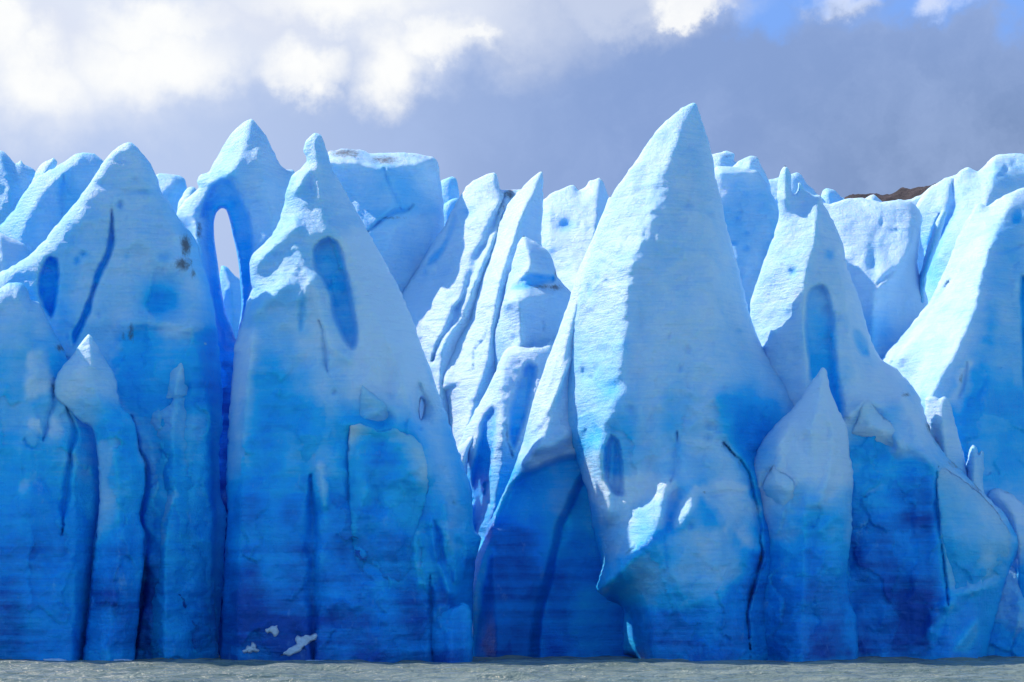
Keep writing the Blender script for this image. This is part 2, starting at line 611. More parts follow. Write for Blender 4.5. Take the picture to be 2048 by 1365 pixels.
    # broken plates: shallow flat facets with crisp joints, strongest on the clean lower ice
    w1, w2 = fbm(wx_ / 1.6, wz_ / 1.6, zero, 2, seed + 40), fbm(wx_ / 1.6, wz_ / 1.6, zero, 2, seed + 41)
    best, sec, r1, r2, r3, ox, oy = worley(wx_ / 2.4 + .28 * w1, wz_ / 4.4 + .22 * w2, seed)
    fz = sstep(fresh_and_light, .12, .5) * plates
    h = h + (.25 + .75 * fz) * plates * att * (.12 * r1 + .30 * ox * r2 + .30 * oy * r3)
    fresh_and_light = fresh_and_light + .09 * fz * r1
    # melt cups: a pitted crust with crisp little rims, in uneven fields
    field = sstep(fbm(wx_ / 4.5, wz_ / 4.5, zero, 2, seed + 45), -.35, .45)
    for sz, am in ((1.5, .16), (.62, .075)):
        best = worley(wx_ / sz + .35 * w1, wz_ / (sz * .75) + .35 * w2, seed + 3)[0]
        h = h + am * plates * att * (.25 + .75 * field) * np.clip(best, 0, .8)**2 * 2
    fresh_and_light = fresh_and_light + .13 * fbm(wx_ / 3.5, wz_ / 7, zero, 3, seed + 60) * sstep(fresh_and_light, .02, .3)
    h = np.maximum(h, -.45 * hb * back)
    h[isb] = 0
    dv = np.zeros(len(P2))
    for x, y, rx, ry, amt in dirt:
        dv = np.maximum(dv, amt * np.exp(-(((P2[:, 0] - x) / rx)**2 + ((P2[:, 1] - y) / ry)**2)))
    # place in the world along the sight lines
    Dp = D + lean * (HOR + 125 - P2[:, 1]) * .04

    if on:                            # a shell that follows the surface it broke from
        Pp, yp = SURF[on[0].name]
        m = ((Pp > P2.min(0) - 25) & (Pp < P2.max(0) + 25)).all(1)
        Pp, yp = Pp[m], yp[m]
        for k in range(0, len(P2), 500):
            q = P2[k:k + 500]
            W = np.exp(-((q[:, None, 0] - Pp[None, :, 0])**2 + (q[:, None, 1] - Pp[None, :, 1])**2) / 90) + 1e-12
            Dp[k:k + 500] = (W @ yp) / W.sum(1) + on[1]
        if len(on) > 2:               # sinks back into the wall towards its foot
            Dp = Dp + on[2] * sstep(P2[:, 1], P2[:, 1].min() + .3 * np.ptp(P2[:, 1]), P2[:, 1].max())

    def place(q, y):
        return np.stack([(q[:, 0] - CX) / FPX * y, y, CAMZ + (HOR - q[:, 1]) / FPX * y], 1)
    Vf = place(P2, Dp - h)
    back_i = np.where(~isb)[0]
    Vb = place(P2[back_i], Dp[back_i])
    Vb[:, 1] += hb[back_i] * back
    bm = np.arange(len(P2))
    bm[back_i] = len(P2) + np.arange(len(back_i))
    V = np.concatenate([Vf, Vb])
    F = np.concatenate([T, bm[T][:, ::-1]])
    fresh_and_light = np.concatenate([fresh_and_light, fresh_and_light[back_i]])
    dv = np.concatenate([dv, dv[back_i] * .5])
    org = (float(V[:, 0].mean()), D, 0.0)
    o = finish(name, V, F, mat or ICE, org, fresh_and_light, dv, parent)
    SURF[o.name] = (P2, Vf[:, 1])
    if parent is None:
        tag(o, label, cat, group)
    elif label:
        o['label'] = label
    return o


# ------------------------------------------------------------------ water, glacier body, hills
def water():
    ys = np.concatenate([np.linspace(-60, 130, 20), np.arange(131, 216, .22), np.geomspace(217, 9000, 40)])
    xs = np.concatenate([-np.geomspace(6000, 50, 20), np.arange(-49, 49, .5), np.geomspace(50, 6000, 20)])
    X, Y = np.meshgrid(xs, ys)
    z = .22 * fbm(X / 4, Y / 2.0, X * 0, 3, 5, .55) + .05 * fbm(X / 1.2, Y / .7, X * 0, 2, 9)
    z = z * sstep(260 - Y, 0, 40) * sstep(Y, 100, 135)
    V = np.stack([X.ravel(), Y.ravel(), z.ravel()], 1)
    n, k = X.shape
    I = np.arange(n * k).reshape(n, k)
    F = np.stack([I[:-1, :-1], I[:-1, 1:], I[1:, 1:], I[1:, :-1]], -1).reshape(-1, 4)
    tag(finish('water', V, F, WATER, (0, 0, 0)), kind='structure')


def terrain(name, mat, x0, x1, y0, y1, nx, ny, zf, kind='structure'):
    X, Y = np.meshgrid(np.linspace(x0, x1, nx), np.linspace(y0, y1, ny))
    Z = zf(X, Y)
    V = np.stack([X.ravel(), Y.ravel(), Z.ravel()], 1)
    I = np.arange(nx * ny).reshape(ny, nx)
    F = np.stack([I[:-1, :-1], I[:-1, 1:], I[1:, 1:], I[1:, :-1]], -1).reshape(-1, 4)
    n = len(V)
    o = finish(name, V, F, mat, (0, 0, 0), np.full(n, .15), np.zeros(n))
    return tag(o, kind=kind)


water()
terrain('glacier', ICE, -400, 400, 222, 900, 240, 200,
        lambda X, Y: sstep(Y, 222, 250) * (17 + 4 * fbm(X / 22, Y / 14, X * 0, 4, 3)) + (Y - 250) * .012 - 3)


def hill(X, Y):
    ridge = 147 + .145 * X + 1.6 * fbm(X / 25, Y / 60, X * 0, 3, 21, .55)
    crag = 1.1 * np.abs(fbm(X / 9, Y / 14, X * 0, 4, 33, .6))
    return ridge * np.exp(-((Y - 1000) / 190)**2) * (.8 * sstep(X, 60, 100) + .2 * sstep(X, 100, 134)) + crag - 3


terrain('hill', ROCK, 40, 420, 820, 1400, 420, 220, hill)

# ------------------------------------------------------------------ the ice, front row from left to right
B = 1420     # bodies run on below the water line

left_wall = ice('ice_wall', 'low blue ice wall with a pale rounded knob on top at the far left of the front', 200,
    [(-140, B), (-140, 640), (-60, 610), (-20, 588), (0, 577), (18, 567), (38, 565), (55, 580), (62, 600), (80, 607), (95, 640), (110, 668), (128, 700),
     (135, 720), (150, 770), (165, 820), (187, 860), (196, 930), (200, 1000), (193, 1080), (185, 1160), (178, 1240), (170, 1325), (165, B)],
    [[(36, 590, .1), (45, 680, .5), (60, 780, 1.2), (70, 900, 2.2), (80, 1100, 3.0), (80, B, 3.6)], [(150, 900, 1.8), (150, 1100, 2.4), (140, B, 3)], [(-100, 700, .6), (-100, 900, 2), (-100, B, 3.6)]],
    inf=.12, cap=1, fy=(600, 1260, .30, .88), rim=.7, lean=.02, cat='ice wall',
    grooves=[([(106, 770), (108, 800), (97, 835), (86, 880)], 5, .8), ([(130, 812), (146, 845), (152, 865), (143, 900), (136, 950), (129, 1010), (124, 1070)], 5, 1.3)],
    patches=[([(60, 710), (75, 695), (90, 700), (100, 745), (112, 760), (95, 790), (60, 790), (45, 760)], 10, -.28),
             ([(-60, 585), (20, 560), (60, 590), (100, 640), (60, 700), (0, 690)], 25, -.15),
             ([(60, 850), (80, 835), (85, 870)], 6, -.3), ([(95, 870), (105, 820), (125, 870)], 8, -.25), ([(40, 965), (75, 940), (70, 965), (45, 985)], 8, -.25)],
    bumps=[([(82, 700), (70, 745), (52, 765)], 16, .5), ([(95, 740), (100, 800)], 12, .4)],
    dirt=[(122, 697, 16, 10, .8), (108, 775, 4, 30, .7)])

ice('ice_spire', 'small cone-tipped spire with a pale cap and narrow blue column, below the dirt-streaked mountain', 197.5,
    [(178, 670), (190, 684), (205, 712), (220, 735), (233, 760), (236, 790), (245, 815), (262, 832), (272, 852), (277, 900), (289, 930), (288, 980), (279, 1030), (288, 1065), (287, 1090),
     (286, 1150), (280, 1185), (277, 1240), (268, 1325), (266, B), (162, B), (164, 1325), (176, 1240), (183, 1160), (192, 1080), (199, 1000), (196, 930), (189, 870), (182, 852),
     (165, 846), (150, 832), (132, 812), (114, 800), (108, 778), (117, 745), (140, 718), (160, 690)],
    [[(180, 690, .3), (184, 730, .8), (190, 780, 1.2), (215, 860, 1.3), (235, 950, 1.5), (235, 1100, 1.7), (218, 1300, 1.8), (215, B, 1.8)]],
    inf=.22, cap=1.0, fy=(690, 1250, .24, .88), lean=.02, rim=.3,
    patches=[([(120, 800), (140, 735), (178, 660), (225, 740), (236, 800), (200, 790), (170, 800)], 22, -.15), ([(190, 900), (215, 870), (235, 920), (205, 960)], 14, -.15)],
    dirt=[(236, 752, 7, 9, .8), (108, 770, 6, 18, .7)])

big_left = ice('ice_spire', 'broad pyramid mountain of ice with a slit hollow, dark dirt patch on its right flank', 205,
    [(258, 284), (270, 292), (285, 308), (300, 328), (315, 358), (325, 390), (338, 404), (350, 425), (368, 450), (380, 462), (396, 490), (406, 530), (416, 560), (425, 600), (432, 640),
     (437, 690), (442, 740), (446, 790), (444, 820), (446, 850), (440, 880), (438, 920), (440, 960), (443, 1000), (452, 1020), (452, 1060), (447, 1120), (446, 1180), (438, 1250), (436, 1325), (434, B),
     (-140, B), (-140, 600), (-60, 572), (0, 545), (30, 530), (58, 512), (90, 480), (120, 442), (150, 406), (180, 366), (200, 336), (222, 306), (240, 293)],
    [[(257, 300, .15), (243, 450, .5), (238, 660, 1.6), (300, 800, 3.0), (345, 1000, 4.2), (350, B, 4.6)], [(335, 470, .7), (365, 600, 1.5), (400, 720, 2.6), (420, 900, 2.6), (420, B, 2.6)], [(60, 600, .7), (60, 760, 2.4), (100, B, 4.6)]],
    inf=.1, cap=.8, fy=(480, 1240, .24, .9), dents=10, lean=.02, rim=.9,
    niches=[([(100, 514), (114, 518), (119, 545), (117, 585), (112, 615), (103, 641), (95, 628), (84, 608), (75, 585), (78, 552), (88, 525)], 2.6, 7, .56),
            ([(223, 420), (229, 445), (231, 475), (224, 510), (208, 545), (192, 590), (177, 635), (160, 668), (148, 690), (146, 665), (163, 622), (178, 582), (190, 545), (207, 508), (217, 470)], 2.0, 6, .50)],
    grooves=[([(435, 470), (420, 560), (438, 690)], 8, .0), ([(262, 835), (277, 890), (292, 925), (290, 980), (280, 1035), (292, 1068), (288, 1150), (278, 1250), (268, 1330)], 6, 1.6)],
    bumps=[([(285, 480), (320, 520), (360, 530), (400, 560)], 22, .5), ([(250, 650), (300, 640), (360, 655), (425, 650)], 16, .7)],
    patches=[([(300, 570), (350, 560), (365, 600), (345, 640), (290, 640), (280, 600)], 30, .2), ([(240, 670), (300, 662), (360, 672), (430, 665), (440, 800), (380, 820), (250, 820)], 22, .33),
             ([(150, 480), (200, 330), (260, 280), (320, 370), (420, 560), (430, 640), (250, 650), (170, 640)], 40, -.10)],
    dimples=[(240, 410, 7, 9, .5), (168, 508, 8, 5, .5), (154, 521, 6, 8, .5), (280, 385, 22, 6, .4), (200, 370, 22, 10, .35), (268, 360, 8, 5, .3), (253, 515, 7, 6, .35), (330, 514, 16, 10, .5), (320, 600, 40, 32, .9)],
    dirt=[(372, 490, 14, 26, .95), (366, 528, 22, 16, .9), (385, 545, 10, 18, .6), (262, 665, 9, 22, .75), (246, 676, 6, 14, .6)], cat='ice peak')

ice('hooked_column', None, 202.0,
    [(393, 672), (405, 678), (413, 689), (402, 697), (391, 705), (386, 730), (388, 752), (391, 766), (388, 800), (395, 850), (415, 950), (425, 1050), (430, 1200), (425, B),
     (266, B), (268, 1325), (277, 1240), (286, 1180), (292, 1130), (297, 1070), (290, 1060), (296, 1000), (300, 930), (292, 880), (276, 832), (286, 812), (303, 790), (320, 752), (336, 720), (352, 698), (375, 678)],
    [[(393, 685, .5), (365, 730, 1.0), (350, 790, 1.8), (345, 900, 2.6), (345, 1000, 3.2), (330, 1100, 3.6), (330, B, 4)]],
    inf=.12, cap=.6, lean=.02, fy=(720, 1240, .22, .85), rim=.35, parent=big_left,
    patches=[([(330, 760), (352, 690), (393, 665), (415, 690), (392, 710), (385, 770), (360, 760)], 12, -.12), ([(350, 980), (330, 1080), (300, 1130), (310, 1060), (335, 990)], 10, -.3)],
    grooves=[([(285, 820), (320, 815), (345, 800), (372, 795)], 4, .6), ([(300, 850), (300, 925)], 4, .5)], dirt=[(290, 826, 9, 4, .7)])

# ---- the arch and what stands behind the left mountain
ice('ice_arch', 'tall pointed spire pierced by a narrow arched window with vivid blue inner walls', 214,
    [(505, 239), (516, 250), (530, 268), (545, 298), (560, 328), (572, 340), (588, 342), (610, 400), (640, 480), (640, 700), (600, 900), (560, B), (395, B), (395, 800), (385, 600), (375, 470), (352, 436), (354, 424), (366, 406),
     (385, 388), (398, 376), (394, 362), (404, 349), (418, 343), (430, 322), (446, 294), (466, 264), (490, 245)],
    [[(503, 246, .5), (490, 290, 2.4), (470, 340, 4.2), (452, 352, 4.6)], [(515, 300, 2.8), (535, 400, 4), (560, 520, 5), (570, 700, 6), (560, B, 7)],
     [(388, 420, 1), (395, 500, 3), (405, 620, 5), (410, 800, 6), (410, B, 6)]],
    inf=.3, cap=3, fy=(520, 860, .16, 1.12), lean=.06, cat='ice arch', rim=.4,  # deepest blue low down paints the crevice's shade into the colour
    holes=[[(443, 417), (452, 420), (459, 440), (465, 468), (472, 498), (478, 535), (481, 575), (483, 615), (478, 650), (472, 680), (463, 650), (452, 625), (445, 592), (440, 560), (435, 522), (429, 480), (428, 446), (433, 426)]],
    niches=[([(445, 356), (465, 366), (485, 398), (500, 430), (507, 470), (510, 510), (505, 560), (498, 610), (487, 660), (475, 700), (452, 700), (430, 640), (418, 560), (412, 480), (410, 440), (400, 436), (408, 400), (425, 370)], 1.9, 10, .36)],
    patches=[([(500, 300), (560, 330), (600, 480), (560, 520), (510, 440), (490, 350)], 30, -.05)],
    dirt=[(398, 465, 8, 30, .7)], dents=4)

ice('ice_splinter', 'slim pale splinter of ice seen through the arched window', 236,
    [(443, 532), (455, 535), (470, 553), (482, 562), (492, 600), (500, 700), (500, 900), (430, 900), (432, 600), (438, 560)],
    [[(446, 540, .4), (462, 580, 1.5), (466, 640, 2.0), (466, 880, 2.4)]], inf=.3, cap=1.5, fy=(400, 700, .15, .3), cat='ice splinter')

hooked_tip = ice('ice_spire', 'sharp spire with a hooked tip and one tall vivid blue hollow in its upper face', 201,
    [(630, 267), (640, 269), (648, 285), (656, 312), (666, 340), (686, 376), (706, 411), (726, 446), (746, 481), (766, 516), (786, 555), (805, 592), (825, 640), (846, 700), (870, 765), (890, 820), (906, 870),
     (922, 915), (934, 955), (942, 990), (946, 1030), (950, 1062), (961, 1077), (957, 1100), (950, 1130), (946, 1200), (945, 1320), (945, B), (440, B), (441, 1325), (446, 1180), (450, 1100), (455, 1020), (452, 960),
     (455, 900), (458, 830), (462, 780), (465, 740), (468, 700), (475, 670), (485, 640), (495, 602), (504, 580), (501, 556), (499, 530), (505, 510), (526, 490), (548, 465), (560, 440), (569, 400), (575, 375), (586, 350),
     (601, 338), (613, 322), (611, 312), (607, 297), (611, 284), (620, 274)],
    [[(631, 274, .4), (634, 330, 1.2), (640, 400, 1.9), (645, 440, 2.2)], [(645, 440, 2.2), (690, 480, 2.9), (735, 600, 4.2), (790, 720, 5.4), (830, 850, 6.0), (860, 980, 6.0), (890, 1090, 5.6), (900, B, 5.6)],
     [(645, 440, 2.2), (605, 500, 2.6), (590, 570, 3.6), (620, 680, 4.5), (660, 780, 5.4), (680, 900, 6.2), (680, B, 7.0)],
     [(520, 560, 1.0), (515, 640, 2.2), (505, 680, 3.2), (495, 800, 4.0), (480, 1000, 4.4), (475, B, 4.6)], [(610, 950, 5.6), (600, B, 6.2)], [(780, 900, 6.3), (770, 1100, 6.8), (760, B, 7.2)]],
    inf=.2, cap=1.4, fy=(560, 1240, .17, 1.0), dents=8, rim=.4, lean=.08,
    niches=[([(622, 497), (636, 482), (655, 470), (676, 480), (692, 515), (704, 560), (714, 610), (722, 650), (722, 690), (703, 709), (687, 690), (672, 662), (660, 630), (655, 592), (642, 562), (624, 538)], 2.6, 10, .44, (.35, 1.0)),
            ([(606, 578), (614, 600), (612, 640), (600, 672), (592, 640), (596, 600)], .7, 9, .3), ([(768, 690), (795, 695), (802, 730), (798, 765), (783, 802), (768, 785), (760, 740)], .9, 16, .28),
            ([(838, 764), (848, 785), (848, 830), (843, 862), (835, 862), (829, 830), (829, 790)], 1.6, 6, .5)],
    holes=[[(843, 797), (847, 810), (846, 828), (842, 840), (839, 825), (840, 808)]],
    grooves=[([(640, 640), (650, 690), (655, 745)], 5, .7), ([(622, 950), (626, 1050), (626, 1150), (628, 1320)], 12, 1.3), ([(860, 1150), (862, 1240), (866, 1325)], 5, .8), ([(700, 850), (697, 930), (695, 1000)], 5, .4),
             ([(868, 1040), (885, 1110), (905, 1170)], 9, .9), ([(905, 1000), (925, 1060)], 10, .6), ([(640, 340), (650, 400), (655, 450)], 4, .1)],
    bumps=[([(700, 850), (728, 848), (760, 862), (790, 856), (828, 872), (850, 900), (858, 950)], 14, .9), ([(725, 772), (745, 790), (772, 808), (800, 830)], 14, .8), ([(505, 680), (490, 760), (478, 860), (470, 960)], 12, .45),
           ([(568, 570), (535, 600), (505, 628)], 18, 1.1), ([(590, 455), (560, 478), (530, 505), (508, 530)], 16, 1.1), ([(610, 340), (600, 365), (590, 380)], 12, .8), ([(600, 600), (625, 560), (640, 620), (660, 690), (700, 720)], 12, .5), ([(640, 935), (650, 1010)], 9, .5), ([(862, 1050), (872, 1110), (886, 1150), (900, 1185)], 8, .7), ([(888, 1010), (900, 1080), (912, 1120), (915, 1160)], 8, .7), ([(920, 1070), (935, 1100), (925, 1150)], 8, .6), ([(832, 1065), (834, 1130), (842, 1170)], 10, .5), ([(795, 850), (830, 960), (860, 1040)], 14, .4)],
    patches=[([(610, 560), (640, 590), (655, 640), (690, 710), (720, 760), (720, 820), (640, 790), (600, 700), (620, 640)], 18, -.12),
             ([(720, 780), (790, 830), (850, 880), (870, 1000), (920, 1090), (960, 1080), (900, 850), (840, 700), (740, 480), (690, 480), (730, 620)], 40, -.45),  # paler tint paints the brighter sky light on the right flank
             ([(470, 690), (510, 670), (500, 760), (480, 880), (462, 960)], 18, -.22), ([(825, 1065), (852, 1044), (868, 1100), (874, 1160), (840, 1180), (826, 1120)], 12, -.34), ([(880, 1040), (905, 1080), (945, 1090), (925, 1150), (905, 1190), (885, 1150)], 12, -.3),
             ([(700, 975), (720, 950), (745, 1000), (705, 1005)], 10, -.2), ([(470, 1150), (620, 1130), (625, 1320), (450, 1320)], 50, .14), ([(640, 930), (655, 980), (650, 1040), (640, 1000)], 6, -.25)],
    dirt=[(444, 1050, 5, 40, .7), (453, 1100, 5, 30, .5)])

ice('broken_plate', None, 200, [(699, 852), (714, 846), (728, 849), (744, 853), (760, 862), (778, 858), (792, 855), (812, 866), (830, 872), (846, 892), (857, 935), (856, 985), (842, 1040), (829, 1090), (832, 1150), (815, 1220), (780, 1180), (748, 1230), (716, 1170), (702, 1080), (696, 960)],
    inf=.10, cap=.3, fy=(560, 1240, .10, .98), rim=.36, on=(hooked_tip, .02, .7), back=.2, parent=hooked_tip, patches=[([(690, 835), (790, 840), (860, 890), (875, 1000), (830, 960), (790, 895), (700, 875)], 24, -.30), ([(700, 975), (720, 950), (745, 1000), (705, 1005)], 10, -.2)])
ice('spur', None, 200, [(722, 768), (732, 776), (746, 786), (760, 796), (772, 808), (782, 830), (770, 850), (740, 852), (716, 848), (718, 810)], inf=.3, cap=.7, fy=(700, 900, .12, .4), rim=.3, on=(hooked_tip, .04, .8), back=.2, parent=hooked_tip)

ice('ice_block', 'huge flat-topped block with weathered grey crown, behind the hooked-tip spire', 243,
    [(620, 420), (640, 330), (655, 306), (690, 298), (720, 300), (740, 307), (780, 306), (820, 306), (862, 313), (874, 321), (879, 350), (886, 400), (889, 440), (880, 500), (880, 900), (560, 900), (560, 600)],
    [[(650, 325, 3.6), (700, 325, 4), (770, 335, 4.0), (850, 325, 2.5)], [(770, 335, 4.0), (790, 400, 4.4), (800, 450, 4.8), (760, 480, 5.4), (735, 480, 5.4)], [(870, 340, 1.2), (872, 420, 1.6), (860, 600, 2.4), (860, 880, 4)], [(640, 480, 5.2), (700, 880, 6)]],
    inf=.2, cap=3, fy=(300, 420, .06, .20), cat='ice block', lean=.02, rim=.6,
    grooves=[([(710, 315), (725, 322), (745, 325), (768, 330)], 5, .8), ([(768, 335), (775, 360), (790, 395), (805, 425)], 3, .4), ([(735, 465), (765, 440), (790, 425), (815, 420), (826, 410)], 4, .9)],
    patches=[([(700, 400), (790, 420), (800, 340), (850, 350), (870, 420), (820, 410), (740, 455)], 30, .14), ([(740, 470), (800, 425), (880, 440), (880, 560), (800, 600)], 12, -.1)],
    dirt=[(690, 306, 50, 12, .8), (770, 320, 40, 12, .75), (780, 436, 40, 5, .6), (830, 312, 40, 6, .5)], group=None)
ice('ice_stub', 'stubby tooth of ice beside the flat-topped block, upper of two', 252,
    [(882, 362), (893, 357), (906, 353), (912, 357), (917, 380), (922, 440), (922, 640), (870, 640)], [[(900, 365, .6), (900, 630, 1.5)]], inf=.4, cap=2, fy=(300, 500, .2, .3), cat='ice tooth', group='stubby ice teeth')
ice('ice_stub', 'small round-topped tooth of ice beside the flat-topped block, lower of two', 247,
    [(884, 415), (895, 404), (912, 396), (920, 400), (922, 440), (920, 640), (870, 640), (880, 470)], [[(900, 412, .6), (900, 630, 1.5)]], inf=.4, cap=2, fy=(300, 500, .2, .3), cat='ice tooth', group='stubby ice teeth')

# ---- the sunlit slope in the middle
ice('ice_ridge', 'sunlit slanting ridge with a notched top behind the dark-stained gully', 233,
    [(989, 345), (996, 360), (1000, 378), (1012, 380), (1030, 379), (1050, 382), (1060, 450), (1040, 700), (1010, 1000), (980, B), (860, B), (830, 800), (760, 700), (785, 620), (805, 585), (830, 545), (850, 514), (868, 482), (888, 452), (905, 420), (918, 396), (933, 374), (951, 359), (970, 350)],
    [[(988, 352, 1), (1000, 400, 3.4), (985, 470, 6.2), (950, 560, 8), (920, 620, 8.6), (885, 690, 9.2), (880, 800, 9.4), (900, 1000, 9.4)], [(880, 530, 1.8), (840, 610, 3.2), (820, 680, 4.6)]],
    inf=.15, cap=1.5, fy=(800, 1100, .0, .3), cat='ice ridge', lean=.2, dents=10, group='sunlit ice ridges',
    niches=[([(908, 425), (914, 440), (906, 470), (888, 510), (872, 528), (852, 532), (856, 515), (878, 490), (895, 455)], 1.0, 8, .15)],
    grooves=[([(1010, 385), (1000, 420), (985, 460), (960, 510), (942, 560), (925, 600), (902, 650), (880, 690), (866, 722)], 9, 1.6)],
    dimples=[(935, 425, 18, 14, .5), (850, 545, 6, 9, .4)], dirt=[(1020, 388, 12, 14, .9), (1008, 415, 8, 16, .6)])
ice('ice_fin', 'sunlit curved fin with a sharp vertical-sided tip, right of the notched ridge', 228,
    [(1084, 342), (1086, 360), (1085, 420), (1082, 470), (1090, 520), (1120, 560), (1150, 600), (1150, 800), (1050, 1100), (1000, B), (880, B), (885, 900), (870, 790), (863, 728), (888, 690), (912, 650), (934, 600), (949, 560), (968, 520), (984, 480), (999, 440), (1014, 412), (1034, 386), (1058, 362)],
    [[(1082, 350, .6), (1066, 390, 3.0), (1044, 430, 4.8), (1026, 480, 6), (1000, 560, 7.6), (985, 640, 8.4), (975, 720, 8.8), (950, 800, 9.6), (930, 870, 10), (930, 1000, 10)], [(940, 640, 2.6), (905, 720, 4.4), (885, 780, 5.4)]],
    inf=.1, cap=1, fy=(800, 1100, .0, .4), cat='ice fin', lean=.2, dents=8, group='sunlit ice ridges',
    grooves=[([(978, 640), (968, 680), (950, 700), (948, 740)], 3, .4), ([(890, 785), (905, 775), (915, 772)], 4, .7)], dirt=[(1018, 400, 8, 12, .6)])
ice('ice_horn', 'rounded horn with a dirt-rimmed blue eye hole, in front of the curved fin', 222,
    [(1046, 472), (1070, 483), (1095, 503), (1108, 528), (1114, 552), (1130, 572), (1145, 590), (1145, 760), (1060, 830), (1000, 800), (985, 680), (1005, 605), (1012, 575), (1020, 545), (1027, 520), (1036, 488)],
    [[(1047, 478, .6), (1060, 520, 3), (1052, 560, 4.0), (1008, 598, 4.0)], [(1052, 560, 4), (1075, 575, 3.6), (1110, 575, 2.0)], [(1010, 610, 4.6), (1040, 600, 6.2), (1110, 590, 4)], [(1040, 600, 6.2), (1040, 700, 6.4), (1040, 800, 6)]],
    inf=.2, cap=1.5, fy=(600, 760, .05, .2), cat='ice horn', lean=.12, group=None,
    niches=[([(1052, 548), (1085, 545), (1108, 550), (1108, 564), (1085, 572), (1058, 577), (1034, 582), (1022, 578), (1035, 560)], 1.6, 9, .32), ([(1106, 545), (1112, 552), (1112, 562), (1104, 567), (1099, 556)], 1.2, 4, .4)],
    grooves=[([(1088, 645), (1086, 665)], 4, .4), ([(1030, 676), (1029, 682)], 5, .4)],
    dirt=[(1085, 574, 34, 7, .7), (1112, 545, 6, 18, .7), (1110, 575, 18, 8, .8)])
ice('ice_block', 'slanting block with two long blue hollows, in the valley left of the tallest spire', 216,
    [(1040, 691), (1062, 692), (1090, 690), (1125, 660), (1150, 680), (1150, 900), (1050, 1100), (980, B), (905, B), (925, 1050), (945, 1000), (938, 960), (924, 930), (916, 905), (926, 870), (946, 830), (968, 790), (990, 746), (1002, 715), (1014, 698), (1028, 692)],
    [[(1015, 705, 1), (1000, 760, 2.6), (1005, 830, 4.0), (1005, 920, 4.6), (990, 1000, 5), (975, 1100, 5)], [(950, 850, 1.6), (940, 900, 2.2)], [(1015, 705, 1), (1060, 700, 2.2), (1100, 695, 2.4), (1090, 900, 4)]],
    inf=.2, cap=1.5, fy=(900, 1080, .05, .6), cat='ice block', lean=.12, group=None, rim=.4,
    niches=[([(984, 810), (995, 816), (999, 850), (992, 900), (982, 950), (972, 1005), (960, 1055), (946, 1075), (940, 1020), (943, 950), (954, 885), (966, 838)], 2.0, 9, .5),
            ([(1056, 722), (1074, 732), (1066, 790), (1046, 855), (1028, 900), (1017, 872), (1020, 815), (1036, 762)], 1.4, 10, .42)],
    grooves=[([(1010, 845), (1018, 890), (1027, 918)], 4, .6)])
ice('ice_shard', 'small white triangular shard wedged at the foot of the valley', 214,
    [(955, 860), (948, 885), (938, 905), (935, 940), (930, 980), (925, 1100), (905, 1100), (905, 905), (920, 892), (938, 875)], [[(950, 868, .4), (930, 910, 1.2), (920, 1000, 1.6)]], inf=.3, cap=1, fy=(900, 1200, .0, .2), cat='ice shard', group=None)

ice('ice_peak', 'twin-topped sunlit peak with a round blue dent, behind the tallest spire', 246,
    [(1081, 410), (1100, 390), (1124, 378), (1148, 370), (1155, 381), (1166, 378), (1181, 362), (1198, 357), (1210, 370), (1218, 396), (1240, 440), (1240, 900), (1060, 900), (1070, 470)],
    [[(1148, 378, .6), (1160, 420, 3)], [(1198, 364, .8), (1195, 420, 4.5), (1185, 500, 7), (1160, 580, 9), (1150, 700, 10), (1150, 890, 10)], [(1100, 420, 1.5), (1100, 500, 3.5)]],
    inf=.1, cap=1, fy=(540, 640, .0, .2), cat='ice peak', lean=.25, dents=6, group='sunlit ice ridges', dimples=[(1132, 452, 20, 14, .8)])

